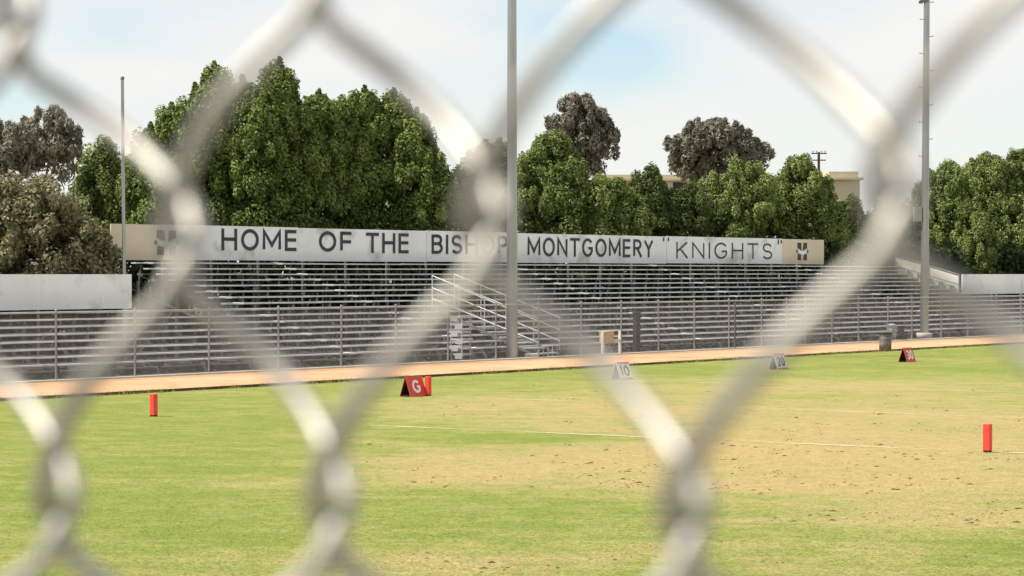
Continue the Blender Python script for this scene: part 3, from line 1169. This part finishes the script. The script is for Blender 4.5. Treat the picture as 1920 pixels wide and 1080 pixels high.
def white_steps():
    v0 = 1.0
    u0 = u_at(866, v0)
    root = empty('white_steps', P(u0, v0), 'stack of small bright white steps beside the aisle handrails behind the fence', 'steps')
    n = 6
    for k in range(n):
        z = .16 + .245 * k
        t = MB()
        jit = [.0, .05, -.03, .06, .0, .08][k]
        t.frame_box(P(u0 - .02, v0 - .05 + jit, z), U * .50, V * .56, Vector((0, 0, .07)))
        t.build('tread', M['rail'], root)
        t = MB()
        t.frame_box(P(u0 - .03, v0 - .02 + jit + (.12 if k % 2 else 0), z - .11), U * .02, V * .30, Vector((0, 0, .15)))
        t.build('side_plate', M['rail'], root)
    for (du, dv) in ((0, 0), (.44, 0), (0, .46), (.44, .46)):
        t = MB()
        t.tube(P(u0 + du, v0 + dv, .012), P(u0 + du, v0 + dv, .16 + .245 * (n - 1)), .022, n=6)
        t.build('leg', M['rail'], root)


white_steps()

# ------------------------------------------------------------------ poles


def light_pole(label, base, r0, r1, h, pegs=False, pad=False, box=False, lean=(0, 0)):
    root = empty('light_pole', base, label, 'pole', 'steel poles by the bleachers')
    t = MB()
    top = Vector(base) + Vector((lean[0], lean[1], h))
    base = Vector(base)
    pts = [base + (top - base) * (k / 12) for k in range(13)]
    t.path(pts, [r0 + (r1 - r0) * k / 12 for k in range(13)], 20)
    t.build('pole_shaft', M['pole'], root)
    if pegs:
        k = 0
        z = 5.0
        while z < h - .6:
            p = base + (top - base) * (z / h)
            s = -1 if k % 2 == 0 else 1
            t = MB()
            t.tube(p + U * 0 + Vector((s * r1 * .8, 0, 0)), p + Vector((s * (r1 + .17), 0, 0)), .014, n=6)
            t.tube(p + Vector((s * (r1 + .17), 0, -.01)), p + Vector((s * (r1 + .17), 0, .05)), .014, n=6)
            t.build('step_peg', M['galv_dark'], root)
            z += .75; k += 1
    if pad:
        t = MB()
        t.lathe([(0, .0), (.36, .0), (.36, .22), (.33, .25), (0, .25)], base, 20)
        t.build('pole_base', M['concrete'], root)
    if box:
        for z, s in ((h * .42, .36), (h * .60, .3)):
            pass
    return root


g = P(u_at(960, .75), .75)
light_pole('thick tall steel pole standing in front of the bleachers near the centre', g, .195, .13, 19.0)
dR = 100.0
g2 = Vector(((1733 - CX) / F * dR, dR, 0))
lp = light_pole('tall steel pole with climbing pegs and a pale footing at the right', g2, .19, .115, 19.0, pegs=True, pad=True, lean=(.12, 0))
t = MB()
t.box(g2 + Vector((-.30, 0, 5.45)), (.34, .30, .62)); t.box(g2 + Vector((-.13, 0, 5.6)), (.12, .05, .05))
t.build('switch_box', M['galv'], lp)
t = MB()
t.box(g2 + Vector((-.02, -.05, 14.95)), (.34, .24, .40))
t.box(g2 + Vector((-.18, -.05, 14.75)), (.16, .10, .12))
t.build('bracket', M['galv_dark'], lp)
v3 = 7.6
u3 = u_at(234, v3)
g3 = P(u3, v3)
lp3 = light_pole('thin short steel pole rising behind the left white wall', g3, .062, .05, EYE + (HY - 150) * g3.y / F, lean=(-.07, 0))
t = MB()
zt3 = EYE + (HY - 150) * g3.y / F
t.lathe([(.058, 0), (.062, .02), (.062, .09), (.03, .11), (0, .115)], g3 + Vector((-.07, 0, zt3)), 10)
t.build('pole_cap', M['galv_dark'], lp3)

# ------------------------------------------------------------------ field things


def pylon(label, g, rz):
    root = empty('pylon', g, label, 'pylon', 'red end zone pylons')
    t = MB()
    s = .058
    for k in range(1):
        t.box(Vector(g) + Vector((0, 0, .24)), (2 * s, 2 * s, .42), rz)
    t.build('body', M['red'], root, bevel=.006)
    t = MB()
    t.box(Vector(g) + Vector((0, 0, .016)), (1.75 * s, 1.75 * s, .03), rz)
    t.build('base', M['inner'], root)


pylon('red foam pylon at the left, on the field corner beside the clay track', PYL_A, -FA)
pylon('red foam pylon standing against the red letter marker on the sideline', PYL_G + FE * .12, -FA)
pylon('red foam pylon at the far right on the pale line of dry turf', PYL_H, -FA)


def marker(txt, label, g, board, ink, trim=None):
    """A-frame sideline marker, its boards facing the field and the track"""
    root = empty('sideline_marker', g, label, 'marker', 'sideline yard markers')
    g = Vector(g)
    w, dp, h = .58, .17, .46
    Zv = Vector((0, 0, 1))
    for sg in (1, -1):
        t = MB()
        n = -V if sg > 0 else V
        bot = g + n * dp - U * (w / 2)
        up = (-n * (dp - .012) + Zv * h)
        nn = (n * h + Zv * dp).normalized()
        t.frame_box(bot, U * w, up, -nn * .012)
        t.build('board', [board], root)
        t = MB()
        t.frame_box(bot - nn * .0125 + U * .01, U * (w - .02), up * .98, -nn * .003)
        t.build('board_back', M['inner'], root)
        if trim:
            t = MB()
            t.frame_box(bot + nn * .002, U * w, up * .10, nn * .004)
            t.build('trim', trim, root)
            t = MB()
            t.frame_box(bot + nn * .002 + up * .9, U * w, up * .10, nn * .004)
            t.build('trim', trim, root)
        L = up.length
        upn = up.normalized()
        ex = U if sg > 0 else -U
        org = bot + up * .18 + nn * .003 + U * (w * (.14 if len(txt) > 1 else .26))
        if sg < 0: org = bot + up * .18 + nn * .003 + U * (w * (1 - (.14 if len(txt) > 1 else .26)))
        letters(root, 'number', txt, ex, upn, nn, org, w * (.72 if len(txt) > 1 else .48), L * .64, .004, ink, .20)
    t = MB()
    t.frame_box(g - U * (w / 2) - V * (dp - .03) + Zv * .02, U * w, V * (2 * dp - .06), Zv * .012)
    t.build('base_board', M['inner'], root)


MK0 = ground(778, 743) - FE * .05
marker('G', 'red folding marker board with a white letter G on the sideline', MK0, M['redpanel'], M['markwhite'])
for txt, px, py, lab in [('10', 1166, 711, 'white folding marker board with black 10, nearest the wooden box'),
                         ('20', 1459, 692, 'white folding marker board with black 20, half hidden by the blurred wire'),
                         ('30', 1701, 678.5, 'small red folding marker board with white 30, right of the barrel')]:
    red = txt == '30'
    marker(txt, lab, ground(px, py), M['redpanel'] if red else M['markwhite'], M['markwhite'] if red else M['black'], None if red else M['orange'])


def barrel(name, label, g, r, h, mat, lid=False):
    root = empty(name, g, label, 'trash can', 'rubbish bins by the track')
    g = Vector(g)
    t = MB()
    t.lathe([(0, .02), (r * .94, .02), (r * .95, .0), (r * .96, h * .30), (r * 1.01, h * .33), (r * .975, h * .36), (r * .98, h * .63), (r * 1.03, h * .66), (r * .99, h * .69), (r, h * .97),
             (r * 1.05, h * .98), (r * 1.05, h), (r * .97, h), (r * .95, h * .75), (r * .93, h * .2), (0, h * .2)], g, 28)
    t.build('can_body', mat, root)
    for sg in (-1, 1):
        t = MB()
        c = g + Vector((sg * r * 1.05, -.02, h * .84))
        t.path([c + Vector((0, -.07, .03)), c + Vector((sg * .035, -.06, -.01)), c + Vector((sg * .035, .06, -.01)), c + Vector((0, .07, .03))], .010, 6)
        t.build('handle', M['galv_dark'], root)
    if lid:
        t = MB()
        t.lathe([(r * 1.08, h * .985), (r * 1.09, h * 1.02), (r * .8, h * 1.08), (r * .15, h * 1.12), (0, h * 1.12)], g, 24)
        t.build('lid', mat, root)
    else:
        t = MB()
        t.lathe([(r * 1.0, h * .93), (r * 1.07, h * .92), (r * 1.08, h * 1.01), (r * .96, h * 1.015), (r * .95, h * .9)], g, 24)
        t.build('bag_rim', M['dark'], root)


barrel('trash_can', 'dented grey metal barrel with black bag rim on the edge of the clay track', ground(1660, 656.5, .02), .235, .64, M['can'])
gb = P(u_at(1672, .45), .45)
barrel('trash_can', 'blue grey lidded bin behind the fence, directly behind the grey barrel', gb, .20, .66, M['bluecan'], True)
gb = P(u_at(1689, .9), .9)
barrel('trash_can', 'small black bin behind the fence, right of the blue grey bin', gb, .15, .60, M['dark'])


def wooden_box():
    g = ground(1131, 664, .012)
    root = empty('box_stand', g, 'tan plywood box fixed between two cream posts on the clay track', 'box')
    h = z = .80
    for (du, hh) in ((0, .80), (1.05, .80)):
        t = MB()
        t.frame_box(g + U * du, U * .10, V * .10, Vector((0, 0, hh)))
        t.build('post', M['post'], root)
    t = MB()
    t.frame_box(g + U * .11 - V * .05 + Vector((0, 0, .38)), U * .48, V * .30, Vector((0, 0, .40)))
    t.build('box_body', M['wood'], root, bevel=.008)
    t = MB()
    t.frame_box(g + U * .09 - V * .07 + Vector((0, 0, .785)), U * .52, V * .34, Vector((0, 0, .02)))
    t.build('lid', M['post'], root)
    t = MB()
    t.frame_box(g + U * .60 + V * .02 + Vector((0, 0, .44)), U * .445, V * .05, Vector((0, 0, .07)))
    t.build('crossbar', M['post'], root)
    t = MB()
    t.tube(g + U * .50 - V * .052 + Vector((0, 0, .58)), g + U * .50 - V * .075 + Vector((0, 0, .58)), .02, n=8)
    t.build('knob', M['galv_dark'], root)


wooden_box()


def low_stand():
    g = P(u_at(1028, .3), .3)
    root = empty('low_bench', g, 'low silver tube bench behind the fence right of the aisle stairs', 'bench')
    t = MB(); t.frame_box(g + Vector((0, 0, .38)), U * .62, V * .28, Vector((0, 0, .03))); t.build('seat', M['alu'], root)
    for du in (.04, .56):
        for dv in (.04, .24):
            t = MB(); t.tube(g + U * du + V * dv + Vector((0, 0, .012)), g + U * du + V * dv + Vector((0, 0, .379)), .014, n=6); t.build('leg', M['alu'], root)


low_stand()
t = MB()
gblk = P(u_at(997, .28), .28)
t.frame_box(gblk + Vector((0, 0, .012)), U * .36, V * .3, Vector((0, 0, .14)))
tag(t.build('footing_block', M['cream'], bevel=.015), 'small pale concrete block at the foot of the aisle handrail', 'block')
# dark column among the seats
t = MB()
gcol = P(u_at(1194, 1.0), 1.0)
t.frame_box(gcol + Vector((0, 0, .012)), U * .24, V * .18, Vector((0, 0, 1.4)))
t.frame_box(gcol - U * .02 - V * .02 + Vector((0, 0, 1.412)), U * .28, V * .22, Vector((0, 0, .04)))
tag(t.build('equipment_cabinet', M['dark'], bevel=.01), 'narrow dark cabinet standing behind the fence right of the wooden box', 'cabinet')

# ------------------------------------------------------------------ trees


def leaves(centres, radii, n_each, size, up, rs, tone_c, tone_s=.22, flat=0.0):
    """leaf quads through a set of clumps; centres (k,3), radii (k,3)"""
    k = len(centres)
    idx = np.repeat(np.arange(k), n_each)
    n = len(idx)
    d = rs.normal(size=(n, 3)); d /= np.linalg.norm(d, axis=1)[:, None]
    r = rs.random(n) ** .33
    c = centres[idx] + d * radii[idx] * (r * .92 + .12 * rs.random(n))[:, None]
    nr = d * 1.0 + rs.normal(size=(n, 3)) * .55 + np.array([0, 0, .25])
    nr /= np.linalg.norm(nr, axis=1)[:, None]
    ax = rs.normal(size=(n, 3)) * .8 + np.array([0, 0, up + .3])
    ax -= nr * (ax * nr).sum(1)[:, None]
    ax /= np.linalg.norm(ax, axis=1)[:, None]
    s = np.cross(nr, ax)
    ln = size[0] * (.6 + .8 * rs.random(n)); wd = size[1] * (.6 + .8 * rs.random(n))
    a = ax * ln[:, None]; b = s * wd[:, None]
    c = c - a * .5
    co = np.stack([c - b * .5, c + a * .45 - b * .0 + b * .55, c + a, c + a * .45 - b * .55], 1)
    tone = np.clip(tone_c[idx] + rs.normal(size=n) * tone_s, 0, 1)
    return co, tone


def px_pt(px, py, d):
    return Vector(((px - CX) / F * d, d, EYE + (HY - py) * d / F))


def tree(name, label, group, spires, d, leafm, barkm, shape='cone', clump=(.38, .95), nleaf=330, leafsize=(.155, .08), up=.5, dens=1.0, seed=1, trunk_r=.22, zbase=None, squash=1.0, core=True, tone=.5, trunks=1, gap=0.0, cat='tree', tufts=1.5, low=28):
    """spires: (px, ytop, ybase, half width px, depth offset) measured on the photo, turned into real sizes at distance d"""
    rs = np.random.default_rng(seed)
    m = d / F
    xs = [s[0] for s in spires]
    xc = (sum(xs) / len(xs) - CX) * m
    base = Vector((xc, d, 0))
    root = empty(name, base, label, cat, group)
    allc, allr, alltone, npl = [], [], [], []
    co_l, tn_l = [], []
    limbs = []
    for (px, yt, yb, hw, off) in spires:
        x = (px - CX) * m; y = d + off
        zt = EYE + (HY - yt) * m - .35; zb = max(.6, EYE + (HY - yb - low) * m)
        Rr = hw * m
        Hh = zt - zb
        area = math.pi * Rr * Hh * 1.4
        k = int(area * 1.55 * dens)
        t = rs.random(k)
        if shape == 'cone':
            prof = np.power(1 - t, .58) * np.minimum(1, (t + .42) / .85) * 1.22 + .04
        elif shape == 'round':
            prof = np.sqrt(np.maximum(0, 1 - (2 * t - 1) ** 2)) * .96 + .05
        elif shape == 'dome':
            prof = np.sqrt(np.maximum(0, 1 - t ** 2.2)) * np.minimum(1, (t + .5) / .6)
        ph = rs.random(k) * 2 * np.pi
        # lobes: uneven outline
        lob = 1 + .20 * np.sin(ph * 3 + rs.random() * 6 + t * 5) + .12 * np.sin(ph * 5 + t * 9 + rs.random() * 6)
        rad = Rr * prof * lob * (.52 + .52 * rs.random(k))
        inner = rs.random(k) < .30
        rad = np.where(inner, rad * .45, rad)
        cc = np.stack([x + np.cos(ph) * rad, y + np.sin(ph) * rad * squash, zb + t * Hh], -1)
        if gap > 0:
            keep = rs.random(k) > gap * (1 - t) ** .5
            cc = cc[keep]; t = t[keep]
        k = len(cc)
        sz = (clump[0] + (clump[1] - clump[0]) * rs.random(k)) * (1 - .35 * t)
        rr = np.stack([sz, sz, sz * 1.05], -1)
        # pointed leader at the top
        if shape == 'cone':
            tip = np.array([[x, y, zt + .30 - .35 * j] for j in range(5)])
            cc = np.concatenate([cc, tip]); rr = np.concatenate([rr, np.array([[.13 + .11 * j, .13 + .11 * j, .36] for j in range(5)])])
        if tufts > 0:
            # upright shoots standing out of the crown surface
            kt = int(area * tufts)
            tt = .30 + .68 * rs.random(kt)
            if shape == 'cone': pf = np.power(1 - tt, .58) * np.minimum(1, (tt + .42) / .85) * 1.22 + .04
            elif shape == 'round': pf = np.sqrt(np.maximum(0, 1 - (2 * tt - 1) ** 2)) * .96 + .05
            else: pf = np.sqrt(np.maximum(0, 1 - tt ** 2.2))
            pt = rs.random(kt) * 2 * np.pi
            lb = 1 + .20 * np.sin(pt * 3 + tt * 5)
            r2 = Rr * pf * lb * (.82 + .30 * rs.random(kt))
            tc_ = np.stack([x + np.cos(pt) * r2, y + np.sin(pt) * r2 * squash, zb + tt * Hh + .25], -1)
            w2 = .18 + .22 * rs.random(kt)
            cc = np.concatenate([cc, tc_]); rr = np.concatenate([rr, np.stack([w2, w2, w2 * 1.7], -1)])
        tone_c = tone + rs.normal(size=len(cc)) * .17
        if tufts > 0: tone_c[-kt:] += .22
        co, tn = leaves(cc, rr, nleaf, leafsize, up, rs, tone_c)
        co_l.append(co); tn_l.append(tn)
        for j in range(0, len(cc), max(1, len(cc) // 9)):
            limbs.append((Vector(cc[j]), zb, Hh, Vector((x, y, zb + .25 * Hh))))
    co = np.concatenate(co_l); tn = np.concatenate(tn_l)
    co[:, :, 2] = np.maximum(co[:, :, 2], .05)
    loc = co - np.array(base)[None, None]
    me = quads_mesh('crown', loc, tn)
    mesh_obj('crown', me, leafm, root)
    # trunk with limbs
    t = MB()
    zt = max(EYE + (HY - s[1]) * m for s in spires)
    zbm = min(EYE + (HY - s[2]) * m for s in spires)
    for q in range(trunks):
        ox = (q - (trunks - 1) / 2) * .9
        pts = []
        zk = [0, .1, .35, .6, .8]
        for j, f in enumerate(zk):
            pts.append(base + Vector((ox * (1 + f) + math.sin(j * 1.7 + seed + q) * .12 * j, math.cos(j * 1.3 + seed) * .1 * j, f * zt * .92)))
        t.path(pts, [trunk_r * 1.25, trunk_r, trunk_r * .75, trunk_r * .5, trunk_r * .2], 9)
    t.build('trunk', barkm, root)
    t = MB()
    for (c, zb, Hh, mid) in limbs:
        z0 = max(.6, min(c.z - .8, zb + (c.z - zb) * .55))
        p0 = Vector((base.x, base.y, z0))
        f = z0 / (zt * .92)
        mpt = p0.lerp(c, .5) + Vector((0, 0, -.15))
        t.path([p0, mpt, c], [trunk_r * .38, trunk_r * .24, .025], 6)
    t.build('limbs', barkm, root)
    return root




def backing():  # added foliage screen that keeps the gaps between the seats dark
    rs = np.random.default_rng(77)
    u0, u1 = -20.0, 96.0
    root = empty('backing', P((u0 + u1) / 2, 13.0), 'added dark leafy hedge seen only between the seat planks, behind the tall bleachers', 'backing')
    k = 3600
    u = u0 + (u1 - u0) * rs.random(k); v = 12.5 + 1.6 * rs.random(k); z = .1 + 4.1 * rs.random(k)
    c = np.array([A0 + U * a + V * b + Vector((0, 0, w)) for a, b, w in zip(u, v, z)])
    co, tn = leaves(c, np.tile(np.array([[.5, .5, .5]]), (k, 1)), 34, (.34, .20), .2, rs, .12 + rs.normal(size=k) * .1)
    co[:, :, 2] = np.maximum(co[:, :, 2], .02)
    loc = co - np.array(root.location)[None, None]
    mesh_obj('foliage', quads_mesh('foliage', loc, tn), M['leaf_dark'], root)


backing()
GT = 'tall pines behind the left half of the sign'
tree('pine_tree', 'pointed dark green pine whose left flank steps down toward the thin pole', GT,
     [(402, 128, 430, 62, 0), (362, 165, 430, 60, .6), (322, 205, 432, 58, 0), (285, 243, 432, 52, -.3)], 90, M['leaf_green'], M['bark'], seed=11, dens=1.05, trunk_r=.26)
tree('pine_tree', 'tallest dark green pine with twin pointed tops behind the word HOME', GT,
     [(452, 150, 432, 60, .5), (525, 120, 434, 68, 0), (488, 178, 434, 62, -1.2)], 91, M['leaf_green'], M['bark'], seed=12, dens=1.05, trunk_r=.26)
tree('pine_tree', 'broad dark green pine with a ragged flat top behind the word OF', GT,
     [(598, 180, 436, 62, 0), (638, 188, 438, 58, .8), (566, 205, 436, 52, -.8)], 92.5, M['leaf_green'], M['bark'], seed=13, dens=1.05, trunk_r=.25)
tree('pine_tree', 'dark green pine with sky showing through its thin right side behind the words THE BISHOP', GT,
     [(684, 172, 440, 62, 0), (738, 176, 440, 66, .4), (782, 215, 442, 50, -.4), (815, 285, 442, 38, -.6)], 94, M['leaf_green'], M['bark'], seed=14, dens=.92, trunk_r=.25)
tree('dark_tree', 'small shadowy tree behind the gap in the pines left of the central pole', 'shadowy trees behind the pines',
     [(865, 322, 440, 46, 0), (905, 300, 442, 44, .5), (938, 290, 442, 40, 0)], 104, M['leaf_dark'], M['bark'], shape='dome', seed=15, nleaf=90, leafsize=(.30, .14))
tree('dark_tree', 'dark tree low behind the thin short pole and the tan end of the sign', 'shadowy trees behind the pines',
     [(255, 300, 430, 46, 0), (230, 330, 430, 40, .5)], 99, M['leaf_dark'], M['bark'], shape='dome', seed=16, nleaf=90, leafsize=(.30, .14))

GH = 'green trees behind the right half of the sign'
tree('leafy_tree', 'bright topped green tree just right of the central pole', GH, [(1035, 250, 452, 72, 0), (1000, 275, 450, 50, .8), (1075, 300, 452, 50, -.6)], 103, M['leaf_mid'], M['bark'], shape='dome', seed=21, trunk_r=.22)
tree('leafy_tree', 'lower rounded green tree behind the word MONTGOMERY', GH, [(1135, 328, 455, 56, 0), (1170, 345, 455, 48, .5)], 106, M['leaf_mid'], M['bark'], shape='dome', seed=22, trunk_r=.2)
tree('leafy_tree', 'dull green tree with small tufted top between the two far grey pines', GH, [(1218, 318, 458, 50, 0), (1256, 345, 458, 50, .4), (1290, 352, 458, 42, 0)], 109, M['leaf_dark'], M['bark'], shape='dome', seed=23, trunk_r=.2, tone=.7)
tree('leafy_tree', 'wide green tree in front of the domed grey pine', GH, [(1345, 330, 462, 56, 0), (1400, 303, 462, 62, .4)], 114, M['leaf_mid'], M['bark'], shape='dome', seed=24, trunk_r=.22)
tree('leafy_tree', 'pointed green tree left of the small utility pole top', GH, [(1497, 298, 464, 58, 0), (1462, 325, 464, 44, .3), (1540, 330, 464, 44, .5)], 117, M['leaf_mid'], M['bark'], shape='dome', seed=25, trunk_r=.22)
tree('leafy_tree', 'low dark tree in front of the cream building', GH, [(1590, 372, 500, 44, 0), (1640, 385, 505, 46, .5), (1690, 392, 508, 46, 0)], 131, M['leaf_dark'], M['bark'], shape='dome', seed=26, trunk_r=.2, tone=.6)
GR = 'green trees above the right white wall'
tree('leafy_tree', 'rounded green tree just right of the pegged pole', GR, [(1775, 305, 520, 62, 0), (1742, 345, 530, 50, .4), (1800, 380, 535, 60, -1)], 134, M['leaf_mid'], M['bark'], shape='dome', dens=1.3, seed=31, trunk_r=.22)
tree('leafy_tree', 'tallest green tree at the right edge of the picture', GR, [(1850, 290, 530, 64, 0), (1915, 278, 530, 60, .4), (1970, 285, 520, 60, 0), (1880, 370, 540, 70, -1)], 140, M['leaf_mid'], M['bark'], shape='dome', dens=1.3, seed=32, trunk_r=.24)
tree('shrub', 'pale leaved shrub poking out before the right hand trees above the white wall', None, [(1835, 405, 520, 30, 0), (1815, 440, 520, 26, .2)], 129, M['leaf_bush'], M['bark'], shape='cone', seed=33, trunk_r=.08, clump=(.2, .4), dens=1.4, tone=.65, cat='shrub')

tree('bush_tree', 'big olive brown bushy tree above the left white wall', None, [(60, 334, 530, 120, 0), (130, 385, 530, 74, .2), (-30, 345, 530, 110, .3), (180, 455, 530, 32, 0)], 73.5, M['leaf_brown'], M['bark'],
     shape='dome', seed=41, clump=(.25, .55), nleaf=150, leafsize=(.15, .085), up=.2, dens=1.7, trunk_r=.2, squash=.8)
tree('shrub', 'small yellow green shrub showing at the right side of the brown bushy tree', None, [(172, 396, 520, 42, 0), (150, 410, 520, 30, 0)], 77.5, M['leaf_bush'], M['bark'], shape='dome', seed=42, clump=(.2, .4), nleaf=120, leafsize=(.16, .09), dens=1.4, trunk_r=.08, cat='shrub')
tree('leafy_tree', 'small rounded green tree left of the thin short pole', None, [(190, 268, 425, 42, 0), (215, 290, 425, 36, .3)], 96, M['leaf_mid'], M['bark'], shape='dome', seed=43, trunk_r=.18)

GF = 'far grey trees on the skyline'
tree('far_tree', 'far grey wispy tree at the left edge with sky between its lower branches', GF, [(30, 225, 340, 55, 0), (85, 200, 345, 50, 1), (125, 225, 330, 28, 0), (-20, 240, 340, 50, 0)], 150, M['leaf_grey'], M['barkgrey'],
     shape='round', seed=51, clump=(.4, .9), nleaf=80, leafsize=(.45, .12), up=1.2, dens=.9, gap=.72, trunk_r=.3, trunks=2, low=0)
tree('far_tree', 'far grey pine with a leaning pointed crown right of the central pole', GF, [(1090, 182, 300, 44, 0), (1065, 215, 290, 42, .5), (1125, 225, 320, 34, 0), (1045, 248, 300, 28, 0)], 165, M['leaf_grey'], M['barkgrey'],
     shape='round', seed=52, clump=(.45, .9), nleaf=110, leafsize=(.45, .13), up=1.3, dens=.95, gap=.35, trunk_r=.35, tone=.38, low=0)
tree('far_tree', 'far grey domed pine above the right half of the sign', GF, [(1345, 225, 320, 66, 0), (1300, 250, 330, 44, .5), (1395, 258, 325, 42, .5), (1425, 285, 305, 16, 0)], 175, M['leaf_grey'], M['barkgrey'],
     shape='round', seed=53, clump=(.5, .95), nleaf=120, leafsize=(.42, .15), up=.4, dens=.95, gap=.3, trunk_r=.4, tone=.45, low=0)
tree('far_tree', 'far dim tree seen low just left of the central pole', GF, [(925, 262, 340, 32, 0), (895, 285, 340, 28, 0)], 150, M['leaf_grey'], M['barkgrey'], shape='round', seed=54, clump=(.4, .8), nleaf=80, leafsize=(.4, .15), dens=.9, trunk_r=.25, tone=.35)

# ------------------------------------------------------------------ far buildings and utility pole


def building(label, xa, xb, yt, d, depth, wallm, gable=False, wins=(), roof_h=.5):
    m = d / F
    a, b = (xa - CX) * m, (xb - CX) * m
    h = EYE + (HY - yt) * m
    root = empty('building', ((a + b) / 2, d, 0), label, 'building')
    t = MB()
    hw = h if not gable else h - 1.8
    t.frame_box((a, d, 0), (b - a, 0, 0), (0, depth, 0), (0, 0, hw))
    t.build('wall', wallm, root)
    t = MB()
    if gable:
        c = (a + b) / 2
        vs = [(a - .4, d - .4, hw), (b + .4, d - .4, hw), (c, d - .4, h), (a - .4, d + depth + .4, hw), (b + .4, d + depth + .4, hw), (c, d + depth + .4, h)]
        t.add(vs, [(0, 1, 2), (5, 4, 3), (0, 2, 5, 3), (2, 1, 4, 5), (1, 0, 3, 4)])
    else:
        t.frame_box((a - .3, d - .3, h + .003), (b - a + .6, 0, 0), (0, depth + .6, 0), (0, 0, .18))
        t.frame_box((a + .1, d + .1, h + .186), (b - a - .2, 0, 0), (0, depth - .2, 0), (0, 0, roof_h))
    t.build('roof', M['roof'] if gable else M['wall_cream'], root)
    for (wx, wy, ww, wh) in wins:
        x = (wx - CX) * m; z = EYE + (HY - wy) * m
        t = MB()
        t.frame_box((x, d - .05, z - wh), (ww, 0, 0), (0, .047, 0), (0, 0, wh))
        t.build('window', M['glass'], root)


building('cream flat roofed building behind the trees right of the small utility pole', 1552, 1612, 337, 190, 14, M['wall_cream'], wins=[])
building('long low cream roof just showing between the two far grey pines', 1130, 1320, 339, 200, 14, M['wall_cream'], wins=[(1262, 342, 1.2, .7)], roof_h=.35)
building('white gabled house glimpsed behind the brown bushy tree', 118, 182, 338, 130, 9, M['wall_white'], gable=True, wins=[(158, 375, .5, .55)])
building('pale house glimpsed behind the right hand trees beside the pegged pole', 1735, 1790, 362, 140, 9, M['wall_white'], gable=True)

gu = px_pt(1535, 285, 170)
root = empty('utility_pole', (gu.x, gu.y, 0), 'small dark wooden utility pole with two crossarms on the skyline', 'pole')
t = MB(); t.tube((gu.x, gu.y, 0), (gu.x, gu.y, gu.z), .14, .10, 10); t.build('pole_shaft', M['polewood'], root)
for dz in (-.12, -.62):
    t = MB(); t.box((gu.x, gu.y - .16, gu.z + dz), (1.15 if dz > -.3 else 1.0, .08, .085)); t.build('crossarm', M['polewood'], root)
for dx in (-.45, -.2, .2, .45):
    t = MB()
    t.tube((gu.x + dx, gu.y - .16, gu.z - .06), (gu.x + dx, gu.y - .16, gu.z + .08), .035, n=6)
    t.build('insulator', M['galv_dark'], root)
